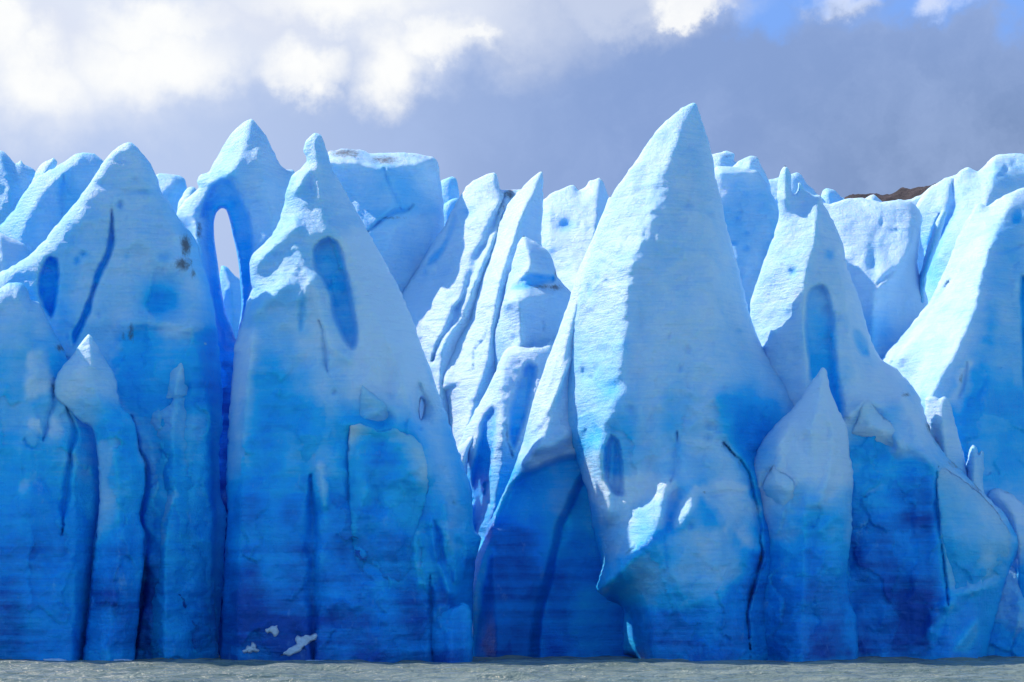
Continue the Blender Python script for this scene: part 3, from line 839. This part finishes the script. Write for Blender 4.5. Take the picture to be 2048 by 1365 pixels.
# ---- the tallest spire and the cave under its left foot
ice('ice_slab', 'smooth deep-blue leaning slab with a pale knife edge, forming the cave under the tallest spire', 207,
    [(1222, 395), (1205, 430), (1184, 478), (1166, 520), (1150, 562), (1138, 602), (1124, 642), (1110, 682), (1094, 722), (1080, 762), (1066, 802), (1054, 850), (1044, 890), (1030, 930), (1010, 980), (987, 1030), (966, 1076),
     (950, 1112), (938, 1150), (930, 1185), (938, 1220), (945, 1260), (946, B), (1300, B), (1300, 800), (1300, 500)],
    [[(1215, 430, .4), (1180, 520, 1.2), (1155, 600, 2), (1130, 700, 3), (1110, 800, 4), (1085, 880, 4.6), (1045, 930, 3.2)], [(1180, 640, 1.0), (1150, 760, 2.2), (1140, 860, 3.6)],
     [(1000, 1060, 2.4), (985, 1120, 3.0), (990, 1200, 3.6), (1000, B, 4)], [(1100, 1090, 2.2), (1075, 1220, 2.2), (1063, B, 2.2)], [(1160, 1180, 1.6), (1170, 1250, 2.6), (1175, B, 3)]],
    inf=.1, cap=1.2, fy=(860, 1220, .0, 1.0), cat='ice slab', lean=.1, rim=.5, group=None, rough=.5, plates=.35,
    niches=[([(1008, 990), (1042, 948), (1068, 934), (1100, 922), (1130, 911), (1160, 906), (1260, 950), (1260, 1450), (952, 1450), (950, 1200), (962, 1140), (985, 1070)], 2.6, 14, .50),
            ([(1128, 1020), (1108, 1090), (1088, 1160), (1072, 1230), (1062, 1320), (1060, 1450), (1280, 1450), (1280, 980), (1170, 950)], 5.0, 30, .84)],  # deep tint puts the cave's inner shade into the colour
    bumps=[([(1195, 440), (1165, 520), (1150, 580)], 7, .35), ([(1130, 650), (1105, 740), (1085, 820), (1068, 860)], 6, .5), ([(1140, 720), (1112, 790), (1080, 850)], 6, .55), ([(1075, 895), (1105, 890), (1135, 870)], 14, .8)],
    patches=[([(1040, 990), (1120, 1000), (1180, 1060), (1100, 1040), (1040, 1020)], 20, -.12), ([(1160, 970), (1185, 1000), (1190, 1110), (1170, 1060)], 14, -.2), ([(1165, 1180), (1250, 1170), (1250, 1320), (1150, 1310)], 20, -.22), ([(920, 1120), (962, 1075), (985, 1100), (966, 1200), (964, 1420), (920, 1420)], 10, -.40), ([(1180, 540), (1190, 640), (1150, 720), (1160, 640)], 14, .22)])

tall = ice('ice_spire', 'tallest spire, sharp white fin, its left face in sun and right face shaded', 204,
    [(1388, 205), (1396, 220), (1405, 245), (1416, 277), (1425, 312), (1430, 350), (1445, 410), (1455, 460), (1475, 530), (1490, 590), (1502, 640), (1517, 680), (1537, 715), (1562, 745), (1592, 768), (1620, 785),
     (1640, 850), (1640, B), (1282, B), (1278, 1326), (1262, 1313), (1246, 1308), (1245, 1216), (1222, 1203), (1192, 1180), (1199, 1150), (1203, 1122), (1195, 1090), (1184, 1050), (1180, 1010), (1174, 980), (1160, 945), (1149, 908), (1133, 880), (1125, 850), (1126, 800), (1132, 750), (1142, 690),
     (1148, 640), (1156, 590), (1170, 540), (1190, 480), (1202, 440), (1217, 405), (1230, 381), (1250, 352), (1270, 325), (1290, 295), (1310, 265), (1335, 240), (1360, 220)],
    [[(1387, 212, .4), (1366, 250, 1.7), (1340, 320, 3.2), (1325, 400, 4.4), (1290, 480, 5.6), (1262, 540, 6.2), (1250, 620, 7.0), (1240, 720, 7.8), (1225, 820, 8.4), (1195, 890, 7.6)],
     [(1400, 330, 2.2), (1410, 450, 3.8), (1430, 600, 5.6), (1430, 720, 7.4), (1440, 800, 8.0), (1450, 880, 8.2), (1430, 950, 8.8)], [(1195, 890, 7.6), (1205, 960, 7.4), (1208, 1040, 7.0)],
     [(1332, 966, 9.8), (1326, 1036, 11.6), (1294, 1092, 12.2), (1244, 1134, 11.4), (1204, 1174, 9.4)], [(1300, 975, 7.9), (1258, 1025, 7.5), (1222, 1085, 7.0)], [(1346, 990, 8.2), (1332, 1062, 10.0)], [(1390, 976, 10.0), (1376, 1026, 11.8), (1352, 1056, 11.6)],
     [(1334, 1068, 11.0), (1350, 1160, 11.4), (1368, 1212, 10.2), (1380, 1300, 10.0), (1380, B, 10)], [(1300, 1216, 9.4), (1310, B, 9.4)], [(1425, 985, 9.2), (1435, 1070, 10.6), (1440, 1180, 10.8), (1450, B, 10)], [(1498, 990, 8.0), (1512, 1105, 8.4), (1494, 1225, 8.4), (1500, B, 8.4)],
     [(1525, 800, 5.4), (1565, 1000, 5.0), (1565, B, 5)]],
    inf=.15, cap=2, crease=14, fy=(660, 1290, .09, .95), dents=16, rim=.5, lean=.13,
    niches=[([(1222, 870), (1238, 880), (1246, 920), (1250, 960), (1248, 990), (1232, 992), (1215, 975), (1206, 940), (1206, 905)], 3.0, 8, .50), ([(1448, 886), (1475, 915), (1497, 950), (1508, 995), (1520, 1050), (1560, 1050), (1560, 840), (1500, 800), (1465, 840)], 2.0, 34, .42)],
    grooves=[([(1355, 865), (1352, 900), (1348, 940), (1340, 965)], 8, .7), ([(1445, 885), (1470, 915), (1492, 950)], 4, .5), ([(1170, 860), (1168, 905)], 5, .6), ([(1448, 886), (1475, 915), (1497, 950), (1509, 1000), (1519, 1050), (1522, 1110), (1510, 1160), (1494, 1222), (1503, 1325)], 3.6, 1.4), ([(1402, 986), (1430, 990), (1455, 984), (1490, 984)], 3, .35), ([(1330, 1070), (1336, 1140)], 4, .3)],
    bumps=[([(1195, 890), (1196, 960), (1192, 1030)], 12, .6), ([(1225, 880), (1222, 960), (1216, 1040)], 8, .45), ([(1285, 640), (1275, 740), (1268, 840)], 14, -.35), ([(1460, 620), (1480, 720), (1520, 800)], 14, -.45), ([(1395, 620), (1392, 760), (1400, 880)], 16, .35), ([(1300, 800), (1290, 880), (1300, 950)], 13, -.4)],
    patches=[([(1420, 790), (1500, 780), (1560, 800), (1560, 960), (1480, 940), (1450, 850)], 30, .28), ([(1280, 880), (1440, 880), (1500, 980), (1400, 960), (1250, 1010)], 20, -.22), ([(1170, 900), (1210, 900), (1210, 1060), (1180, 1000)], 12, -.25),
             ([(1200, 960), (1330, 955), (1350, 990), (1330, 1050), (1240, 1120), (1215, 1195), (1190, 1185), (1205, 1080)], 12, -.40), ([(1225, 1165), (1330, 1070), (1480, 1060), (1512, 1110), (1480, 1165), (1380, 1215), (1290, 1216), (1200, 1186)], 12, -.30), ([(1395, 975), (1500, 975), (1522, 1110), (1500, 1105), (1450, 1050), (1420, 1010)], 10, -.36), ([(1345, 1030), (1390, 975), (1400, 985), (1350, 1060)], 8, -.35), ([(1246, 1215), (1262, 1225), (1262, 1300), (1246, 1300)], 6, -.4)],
    dimples=[(1420, 425, 9, 6, .5), (1374, 410, 12, 8, .35), (1228, 775, 16, 14, .6), (1168, 748, 5, 16, .3), (1180, 758, 8, 6, .25), (1192, 740, 4, 8, .2), (1425, 478, 8, 4, .3), (1478, 663, 8, 5, .3), (1195, 870, 12, 20, .5), (1417, 854, 8, 7, .4), (1415, 875, 9, 8, .4),
             (1225, 860, 12, 14, .4), (1195, 555, 5, 10, .4), (1178, 580, 5, 12, .4)], dirt=[(1446, 892, 6, 10, .6), (1478, 925, 12, 18, .45), (1522, 1118, 5, 14, .8), (1506, 1190, 5, 22, .6), (1408, 985, 8, 4, .5)])

# ---- right of the tallest spire
ice('ice_block', 'rounded pale block with a flat-lit crest, just right of the tallest tip', 240,
    [(1420, 345), (1440, 333), (1470, 334), (1500, 338), (1519, 345), (1530, 362), (1545, 390), (1560, 420), (1600, 500), (1600, 900), (1400, 900), (1400, 400)],
    [[(1440, 345, 1.4), (1505, 345, 1.4), (1530, 380, 1.6), (1550, 450, 3), (1570, 880, 5)], [(1430, 430, 2.6), (1470, 500, 3.4), (1480, 880, 5)]], inf=.25, cap=2, fy=(330, 400, .05, .24), cat='ice block', lean=.03, dents=2, group=None,
    dimples=[(1480, 425, 6, 4, .3), (1475, 437, 6, 4, .3), (1492, 467, 6, 4, .3), (1467, 487, 8, 4, .3), (1492, 497, 9, 6, .35)])
ice('ice_hump', 'white snow-lit hump on the skyline above the rounded pale block', 252,
    [(1455, 345), (1470, 330), (1485, 319), (1500, 312), (1512, 314), (1522, 330), (1534, 352), (1545, 400), (1545, 700), (1440, 700)], [[(1500, 320, 1), (1500, 680, 4)]], inf=.4, cap=2, cat='ice hump', group='humps on the skyline', fy=(300, 400, .0, .1))
ice('ice_hump', 'greyish flat hump on the skyline directly beside the tallest tip', 258,
    [(1400, 330), (1420, 312), (1440, 305), (1456, 303), (1470, 308), (1468, 322), (1490, 340), (1490, 700), (1380, 700)], [[(1440, 315, 1), (1440, 680, 4)]], inf=.4, cap=2, cat='ice hump', group='humps on the skyline', fy=(300, 400, .0, .1), dirt=[(1440, 312, 40, 12, .45)])
ice('ice_hump', 'low smooth hump on the skyline behind the two-pronged spire', 256,
    [(1520, 372), (1535, 362), (1550, 356), (1575, 352), (1592, 345), (1605, 352), (1615, 370), (1632, 385), (1660, 420), (1660, 700), (1510, 700), (1520, 390)], [[(1585, 358, 1), (1580, 680, 4)]], inf=.4, cap=2, cat='ice hump', group='humps on the skyline', fy=(300, 400, .1, .2))

two_pronged = ice('ice_spire', 'two-pronged spire with glittering sunlit left face and an upright blue hollow', 208,
    [(1570, 332), (1577, 338), (1582, 352), (1583, 378), (1588, 388), (1594, 380), (1598, 364), (1604, 372), (1612, 383), (1626, 389), (1640, 392), (1649, 411), (1666, 442), (1686, 492), (1697, 542), (1716, 592), (1731, 640), (1746, 690), (1766, 722),
     (1792, 738), (1817, 765), (1840, 798), (1850, 830), (1866, 870), (1890, 905), (1932, 950), (1980, 1000), (2010, 1030), (2036, 1080), (2031, 1112), (2012, 1160), (1995, 1230), (1975, 1312), (1972, B), (1500, B), (1480, 900), (1490, 760), (1494, 700), (1500, 640), (1502, 600), (1512, 570), (1524, 532), (1544, 482), (1557, 432), (1555, 382), (1560, 346)],
    [[(1571, 340, .5), (1570, 400, 1.6)], [(1638, 398, 1.4), (1634, 440, 3.2), (1625, 500, 4.6), (1611, 548, 5.2), (1607, 600, 5.6), (1610, 680, 6.2), (1612, 760, 6.8), (1612, B, 7)], [(1545, 560, 1.4), (1530, 680, 2.6), (1540, 760, 4)],
     [(1670, 500, 2.6), (1690, 600, 4.0), (1700, 700, 5.4), (1720, 800, 6.6), (1740, 900, 7), (1740, 1100, 7.2), (1740, B, 7.4)], [(1800, 800, 4.6), (1860, 920, 6), (1880, 1000, 6.6), (1895, 1150, 7), (1900, B, 7)], [(2010, 1075, 2), (1960, 1200, 4.5), (1940, B, 5)]],
    inf=.15, cap=1.5, fy=(760, 1180, .08, .85), dents=8, rim=.45, lean=.12,
    niches=[([(1612, 585), (1628, 570), (1648, 566), (1666, 582), (1676, 620), (1680, 680), (1684, 740), (1692, 800), (1690, 860), (1660, 860), (1640, 800), (1618, 760), (1610, 700), (1607, 640)], 2.0, 10, .45, (0.0, 1.6)),
            ([(1655, 490), (1668, 498), (1672, 512), (1662, 524), (1648, 518), (1646, 500)], .6, 10, .3), ([(1705, 655), (1722, 660), (1738, 690), (1742, 715), (1722, 712), (1706, 685)], .8, 10, .28)],
    grooves=[([(1876, 925), (1872, 985), (1878, 1060), (1888, 1140), (1898, 1212)], 3.5, .9), ([(1860, 870), (1900, 920), (1960, 990)], 5, .3)],
    bumps=[([(1700, 830), (1740, 800), (1780, 830), (1800, 900)], 12, .7), ([(1770, 860), (1800, 880), (1850, 910), (1880, 935)], 14, .7), ([(1780, 740), (1820, 790), (1850, 850)], 12, .4), ([(1890, 1210), (1920, 1190), (1990, 1170)], 12, .6), ([(1860, 1260), (1880, 1220), (1910, 1210)], 12, .7), ([(1920, 1290), (1950, 1250)], 10, .7)],
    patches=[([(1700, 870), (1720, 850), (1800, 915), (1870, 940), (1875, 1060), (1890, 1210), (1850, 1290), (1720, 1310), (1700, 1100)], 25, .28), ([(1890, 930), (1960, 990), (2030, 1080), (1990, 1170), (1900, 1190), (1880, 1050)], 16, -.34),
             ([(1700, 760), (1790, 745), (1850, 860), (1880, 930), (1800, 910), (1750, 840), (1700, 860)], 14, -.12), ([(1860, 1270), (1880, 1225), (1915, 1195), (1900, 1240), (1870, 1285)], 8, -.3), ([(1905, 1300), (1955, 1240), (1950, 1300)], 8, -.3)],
    dimples=[(1585, 545, 7, 8, .5), (1540, 490, 4, 8, .3), (1580, 630, 8, 12, .4)],
    dirt=[(1812, 790, 12, 6, .7), (1860, 850, 12, 22, .75), (1880, 880, 16, 14, .75), (1915, 925, 26, 20, .7), (1960, 975, 26, 20, .6), (1990, 1000, 14, 14, .5)])

short_spire = ice('ice_spire', 'short pointed spire with pale shoulders on a blue base before the two-pronged spire', 198.5,
    [(1645, 736), (1652, 742), (1657, 765), (1664, 790), (1678, 822), (1693, 856), (1698, 900), (1706, 950), (1703, 1010), (1704, 1060), (1698, 1110), (1694, 1160), (1702, 1205), (1712, 1235), (1716, 1325), (1716, B), (1508, B), (1508, 1325), (1496, 1225), (1503, 1180), (1514, 1140), (1521, 1110), (1519, 1060), (1515, 1010), (1506, 970), (1504, 938),
     (1512, 905), (1530, 874), (1556, 845), (1582, 820), (1606, 790), (1628, 757)],
    [[(1644, 744, .4), (1638, 800, 2.0), (1625, 860, 3.0), (1612, 920, 3.6), (1612, 1010, 3.8), (1605, 1200, 3.8), (1605, B, 3.8)], [(1680, 900, 1.8), (1690, 1000, 2.2), (1680, 1150, 2.4)]],
    inf=.3, cap=1.5, fy=(860, 1240, .06, .82), rim=.4, lean=.08, dents=4,
    bumps=[([(1648, 770), (1660, 830), (1668, 900), (1650, 980), (1640, 1005)], 10, .55), ([(1575, 850), (1560, 900), (1556, 935)], 12, .5), ([(1610, 880), (1612, 960), (1600, 1010)], 11, -.5), ([(1640, 1060), (1665, 1040), (1700, 1020)], 8, .3), ([(1625, 1060), (1622, 1160), (1630, 1260)], 12, -.4)],
    grooves=[([(1548, 932), (1530, 955), (1524, 975)], 4, .5), ([(1525, 1148), (1570, 1148), (1600, 1146)], 2.5, .3)],
    patches=[([(1645, 730), (1695, 860), (1706, 970), (1650, 1005), (1610, 960), (1560, 900), (1570, 840)], 22, -.22), ([(1545, 935), (1585, 960), (1580, 980), (1545, 975)], 6, -.25), ([(1510, 1200), (1600, 1190), (1690, 1230), (1700, 1310), (1510, 1310)], 30, .14), ([(1700, 1210), (1715, 1240), (1712, 1310), (1690, 1270)], 10, -.2)],
    dirt=[(1506, 928, 6, 22, .7), (1540, 940, 8, 12, .6), (1520, 1115, 5, 14, .7), (1500, 1200, 4, 22, .5)])

ice('crusted_facet', None, 200, [(1878, 928), (1900, 942), (1932, 964), (1984, 1012), (2022, 1070), (2022, 1108), (2002, 1152), (1972, 1176), (1930, 1190), (1900, 1212), (1890, 1140), (1880, 1060), (1874, 985)],
    inf=.12, cap=.5, fy=(880, 1240, .20, .55), rim=.35, on=(two_pronged, .04, .7), back=.2, parent=two_pronged)
ice('ledge', None, 200, [(1700, 868), (1712, 846), (1726, 806), (1740, 800), (1760, 828), (1786, 850), (1800, 880), (1796, 912), (1772, 902), (1742, 880), (1720, 876)],
    inf=.2, cap=.6, fy=(780, 960, .08, .3), rim=.4, on=(two_pronged, .04, .7), back=.2, parent=two_pronged)
ice('wedge', None, 200, [(1548, 931), (1558, 940), (1572, 950), (1588, 962), (1592, 990), (1584, 1020), (1562, 1030), (1538, 1010), (1524, 978), (1534, 952)],
    inf=.25, cap=.6, fy=(920, 1020, .08, .5), rim=.4, on=(short_spire, .04, .9), back=.2, parent=short_spire, dirt=[(1540, 938, 8, 14, .7)])

# ---- the slopes on the right
ice('ice_ridge', 'broad sunlit hump below the dark rock hill, streaked with pits', 236,
    [(1640, 408), (1660, 409), (1690, 399), (1722, 395), (1736, 400), (1762, 404), (1790, 400), (1822, 404), (1838, 418), (1844, 440), (1839, 480), (1838, 540), (1860, 620), (1860, 900), (1640, 900), (1620, 500)],
    [[(1735, 408, 1.6), (1800, 412, 2.4), (1832, 440, 3), (1820, 500, 5.6), (1790, 540, 7), (1752, 580, 8), (1745, 640, 8.6), (1745, 880, 9)], [(1680, 450, 2.4), (1690, 540, 4.6), (1700, 600, 6)], [(1812, 600, 6.4), (1812, 880, 7)]],
    inf=.15, cap=1.5, fy=(600, 760, .0, .2), cat='ice ridge', lean=.2, dents=3, group='sunlit ice ridges',
    dimples=[(1763, 447, 4, 8, .35), (1796, 462, 16, 4, .3), (1745, 530, 12, 34, .5)], grooves=[([(1800, 535), (1770, 555), (1755, 572)], 5, .6)])
ice('ice_ridge', 'narrow sunlit comb of ice rising to a knobbed crest, behind the great right slope', 246,
    [(1975, 326), (1990, 311), (2002, 308), (2048, 308), (2140, 312), (2140, 900), (1800, 900), (1815, 620), (1840, 560), (1850, 520), (1830, 420), (1840, 398), (1865, 372), (1890, 358), (1912, 350), (1922, 340), (1940, 335), (1955, 343)],
    [[(1990, 318, 1.2), (1982, 380, 4.5), (1965, 440, 7), (1930, 540, 9), (1900, 620, 10), (1880, 880, 11)], [(1920, 350, 1), (1905, 430, 3.5), (1880, 520, 5.6)], [(2060, 330, 1.6), (2060, 420, 3), (2060, 880, 7)]],
    inf=.15, cap=1.5, fy=(340, 640, .05, .2), cat='ice ridge', lean=.2, dents=8, group='sunlit ice ridges', rim=.6,
    grooves=[([(1908, 360), (1905, 420), (1880, 480), (1850, 560)], 8, 1.2), ([(1880, 430), (1860, 500), (1840, 580)], 8, 1.0)], patches=[([(1985, 330), (2060, 320), (2060, 380), (1985, 400)], 14, .1)])
ice('ice_splinter', 'thin upright splinter in the gap left of the great right slope', 238,
    [(1885, 420), (1893, 425), (1888, 450), (1872, 500), (1852, 560), (1850, 640), (1850, 800), (1810, 800), (1828, 600), (1842, 540), (1856, 490), (1868, 455), (1878, 430)], [[(1885, 428, .4), (1865, 500, 1.8), (1845, 580, 2.4), (1835, 780, 3)]], inf=.2, cap=1, fy=(400, 700, .1, .25), cat='ice splinter', group=None)
ice('ice_hump', 'small white pointed hump in front of the dark rock hill', 262,
    [(1712, 405), (1728, 398), (1742, 390), (1748, 389), (1758, 397), (1768, 408), (1775, 440), (1775, 700), (1705, 700), (1705, 430)], [[(1746, 396, .8), (1746, 680, 3)]], inf=.4, cap=2, cat='ice hump', group='humps on the skyline', fy=(300, 500, .0, .1))
ice('ice_hump', 'rounded hump on the skyline where the dark rock hill begins', 258,
    [(1642, 396), (1646, 382), (1655, 377), (1668, 381), (1682, 393), (1694, 402), (1705, 440), (1705, 700), (1635, 700)], [[(1656, 385, .8), (1660, 680, 3)]], inf=.4, cap=2, cat='ice hump', group='humps on the skyline', fy=(300, 500, .1, .2))
ice('ice_hump', 'flat sloping hump in front of the right end of the dark rock hill', 262,
    [(1795, 406), (1815, 400), (1840, 390), (1858, 376), (1880, 364), (1896, 362), (1910, 380), (1910, 700), (1780, 700)], [[(1870, 375, .8), (1860, 680, 3)]], inf=.4, cap=2, cat='ice hump', group='humps on the skyline', fy=(300, 500, .0, .1))

ice('ice_slope', 'great right-hand slope, smooth sunlit flank over a shaded blue face', 228,
    [(2140, 350), (2048, 375), (2025, 384), (2003, 394), (1975, 412), (1962, 408), (1952, 412), (1938, 434), (1920, 464), (1908, 495), (1896, 528), (1882, 556), (1858, 604), (1830, 640), (1795, 680), (1768, 712), (1740, 780), (1740, B), (2140, B)],
    [[(2040, 385, .6), (2022, 405, 2.0), (1996, 460, 5), (1976, 505, 7), (1958, 570, 9.5), (1948, 625, 11), (1918, 690, 13), (1880, 760, 14.5), (1855, 805, 15)], [(1925, 470, .8), (1890, 570, 3), (1840, 670, 6), (1800, 720, 7)], [(2030, 500, 5.5), (2010, 640, 9), (1980, 760, 13), (1960, 900, 15), (1960, B, 16)], [(2100, 500, 5), (2100, B, 14)], [(1855, 805, 15), (1860, B, 15)]],
    inf=.1, cap=1, fy=(640, 900, .05, .32), cat='ice slope', lean=.1, dents=8, group=None, rim=.4,
    niches=[([(2042, 550), (2060, 560), (2065, 700), (2055, 820), (2046, 760), (2040, 660)], 2, 8, .5), ([(2020, 425), (2035, 415), (2048, 430), (2040, 450), (2024, 450)], .6, 8, .25)],
    grooves=[([(1900, 560), (1840, 640), (1800, 690), (1780, 730)], 5, .8), ([(1975, 500), (2000, 505), (2048, 490)], 4, .4), ([(1935, 720), (1925, 770), (1918, 790)], 7, .5)],
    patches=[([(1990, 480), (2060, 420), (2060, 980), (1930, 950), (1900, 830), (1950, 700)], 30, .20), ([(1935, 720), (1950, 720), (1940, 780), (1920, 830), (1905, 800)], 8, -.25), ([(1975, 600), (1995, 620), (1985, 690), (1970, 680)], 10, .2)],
    dirt=[(1922, 758, 8, 14, .6), (1975, 680, 10, 20, .4)])

ice('ice_tooth', 'knobby tooth of ice leaning on the foot of the great right slope', 210.6,
    [(1850, 800), (1868, 793), (1878, 797), (1890, 792), (1900, 806), (1907, 832), (1916, 870), (1930, 920), (1940, 1000), (1900, 1000), (1860, 880)], [[(1884, 800, .6), (1885, 850, 1.6), (1900, 960, 2)]], inf=.35, cap=1.4, fy=(780, 950, .05, .3), cat='ice tooth', lean=.05, group=None)
ice('ice_tooth', 'pair-tipped sliver of ice in the blue hollow right of the dirty edge', 211,
    [(1946, 889), (1953, 895), (1957, 908), (1962, 900), (1968, 905), (1968, 930), (1966, 970), (1970, 1020), (1930, 1020), (1932, 940), (1938, 905)], [[(1947, 895, .4), (1948, 930, 1.2), (1950, 1000, 1.6)]], inf=.3, cap=1, fy=(800, 1000, .1, .3), cat='ice tooth', lean=.05, group=None)
ice('ice_block', 'rounded block with dirt-speckled top at the right edge of the front', 213,
    [(2140, 1040), (2070, 1020), (2048, 1010), (2028, 992), (2012, 982), (1995, 977), (1980, 981), (1976, 995), (2000, 1040), (2000, B), (2140, B)], [[(1998, 985, .6), (2030, 1040, 2.5), (2040, 1150, 4), (2040, B, 4)], [(2100, 1100, 3), (2100, B, 4)]],
    inf=.25, cap=1.5, fy=(1020, 1260, .1, .8), cat='ice block', lean=.05, group=None, patches=[([(1980, 975), (2050, 1010), (2048, 1050), (2010, 1020)], 8, -.15)], dirt=[(2015, 985, 14, 5, .6)])
ice('ice_block', 'low blue block at the waterline in the right corner of the front', 210,
    [(2030, 1130), (2048, 1150), (2080, 1190), (2140, 1210), (2140, B), (1900, B), (1900, 1180), (1960, 1150), (2005, 1135), (2018, 1130)], [[(2028, 1150, .6), (2040, 1220, 1.8), (2050, B, 2)], [(2100, 1230, 1.5), (2100, B, 2)]], inf=.3, cap=1.2, fy=(1120, 1280, .3, .7), cat='ice block', lean=.05, group=None)

# ---- rubble at the foot of the wall, left of the cave
ice('ice_block', 'rounded blue boulder at the waterline between the hooked-tip spire and the slab', depth_at(hooked_tip, 905, 1262) + .35,
    [(905, 1215), (925, 1205), (940, 1215), (945, 1260), (945, 1325), (943, B), (862, B), (862, 1325), (858, 1270), (866, 1230), (885, 1218)], [[(905, 1225, .6), (905, 1280, 1.4), (905, B, 1.5)]], inf=.4, cap=1.0, fy=(1180, 1320, .8, 1.0), cat='ice block', lean=.0, group=None)
ice('ice_peak', 'rounded pale dome behind the left mountain, lit along its left edge', 226,
    [(-20, 470), (0, 451), (28, 420), (50, 384), (76, 354), (100, 340), (126, 326), (149, 310), (165, 305), (187, 308), (207, 322), (240, 360), (280, 480), (280, 900), (-60, 900), (-60, 520)],
    [[(165, 312, .8), (110, 360, 1.2), (60, 430, 1.4), (40, 520, 2.0), (40, 880, 4)]], inf=.25, cap=2, fy=(320, 460, .14, .30), cat='ice peak', lean=.08, group=None,
    grooves=[([(126, 350), (123, 400), (122, 430)], 6, .4)])
ice('ice_hump', 'small slanting knob on the skyline at the far left', 236,
    [(70, 348), (82, 330), (94, 322), (107, 317), (115, 326), (105, 345), (100, 400), (100, 700), (55, 700), (60, 380)], [[(105, 323, .6), (85, 360, 1.4), (80, 680, 2)]], inf=.35, cap=1.5, cat='ice hump', group='humps on the skyline', fy=(300, 400, .05, .15))
ice('ice_peak', 'blunt ice peak cut by the left edge of the photo', 240,
    [(-140, 330), (-60, 312), (-20, 303), (0, 301), (12, 306), (20, 316), (29, 328), (35, 326), (42, 320), (48, 328), (56, 332), (66, 338), (72, 345), (66, 360), (80, 420), (80, 800), (-140, 800)], [[(0, 310, .8), (20, 400, 3), (20, 780, 5)], [(42, 328, .5), (45, 400, 2)]], inf=.3, cap=2, cat='ice peak', fy=(300, 460, .1, .25), dents=6, group=None)
ice('ice_hump', 'smooth rounded shoulder low at the left edge behind the left mountain', 216,
    [(-60, 440), (0, 467), (24, 478), (46, 489), (60, 502), (70, 540), (70, 700), (-60, 700)], [[(0, 475, .8), (10, 540, 2), (0, 680, 3)]], inf=.35, cap=1.5, cat='ice hump', group=None, fy=(400, 560, .05, .2))
ice('ice_block', 'flat-topped stump of ice showing right of the left mountain tip', 236,
    [(310, 352), (320, 348), (340, 348), (356, 351), (367, 357), (374, 372), (370, 392), (360, 410), (360, 700), (290, 700), (290, 400)], [[(345, 358, .8), (340, 680, 3)]], inf=.4, cap=2, cat='ice block', group=None, fy=(300, 420, .15, .3), dirt=[(340, 378, 16, 5, .3)])
ice('ice_hump', 'tiny rounded bump between the flat-topped stump and the arch', 228,
    [(355, 412), (364, 392), (374, 378), (383, 373), (391, 375), (400, 400), (400, 640), (350, 640)], [[(383, 380, .5), (375, 420, 1.2), (375, 620, 2)]], inf=.4, cap=1.5, cat='ice hump', group='humps on the skyline', fy=(300, 460, .1, .2))


# ------------------------------------------------------------------ crushed ice on the wall and small floes on the lake
def lump(name, label, cat, x, y, D, rx, ry, rz, seed, group=None, skew=0.0, z0=None):
    n, k = 20, 12
    V, F = [], []
    c = np.array([(x - CX) / FPX * D, D, CAMZ + (HOR - y) / FPX * D if z0 is None else z0])
    th = np.linspace(0, 2 * np.pi, n, endpoint=False)
    ph = np.linspace(0, np.pi, k)
    for p in ph:
        for t in th:
            d = np.array([np.sin(p) * np.cos(t), np.sin(p) * np.sin(t), np.cos(p)])
            V.append(d)
    V = np.array(V)
    r = 1 + .30 * fbm(V[:, 0] * 1.6, V[:, 1] * 1.6, V[:, 2] * 1.6, 3, seed) + .10 * fbm(V[:, 0] * 5, V[:, 1] * 5, V[:, 2] * 5, 2, seed + 5)
    V = V * r[:, None] * np.array([rx, ry, rz])
    V[:, 2] += skew * V[:, 0]
    V += c
    for i in range(k - 1):
        for j in range(n):
            a, b = i * n + j, i * n + (j + 1) % n
            F.append((a, a + n, b + n, b))
    return tag(finish(name, V, F, SNOW, tuple(c - np.array([0, 0, rz * .5]))), label, cat, group)


def stuck(label, px, py, outline, h):
    ice('snow_lump', label, 200, outline, inf=.5, cap=h, lean=0, step=2.5, rim=.12, on=(hooked_tip, .04), rough=.8, plates=0, back=.3,
        cat='snow lump', group='crushed ice stuck on the dark wall', mat=SNOW)


stuck('streak of crushed white ice frozen to the dark wall just above the water', 605, 1290,
      [(561, 1312), (567, 1303), (580, 1296), (592, 1288), (590, 1279), (595, 1270), (604, 1273), (612, 1268), (621, 1271), (629, 1266), (636, 1270), (633, 1279), (622, 1284), (616, 1292), (606, 1296), (600, 1304), (588, 1309), (578, 1314), (570, 1311)], .3)
stuck('small fluffy patch of crushed ice left of the white streak, nearest the water', 505, 1297,
      [(481, 1302), (490, 1299), (494, 1291), (500, 1293), (503, 1284), (509, 1286), (514, 1290), (513, 1297), (520, 1301), (514, 1306), (506, 1304), (500, 1310), (495, 1305), (488, 1308)], .2)
stuck('small fluffy patch of crushed ice above the other two on the dark wall', 547, 1262,
      [(530, 1260), (538, 1256), (543, 1250), (549, 1253), (556, 1249), (555, 1257), (558, 1264), (554, 1272), (548, 1275), (545, 1268), (538, 1266), (535, 1270)], .2)
lump('ice_floe', 'thin white floe on the water at the far left foot of the wall', 'ice floe', 110, 1325, 193.2, .9, .5, .14, 14, 'small floes on the lake', 0, .10)
lump('ice_floe', 'small grey-blue floe at the foot of the cone-tipped spire column', 'ice floe', 245, 1323, 193.5, .7, .5, .13, 15, 'small floes on the lake', 0, .08)
lump('ice_floe', 'low floe below the white streak of crushed ice', 'ice floe', 630, 1314, 191, .8, .5, .12, 16, 'small floes on the lake', 0, .08)
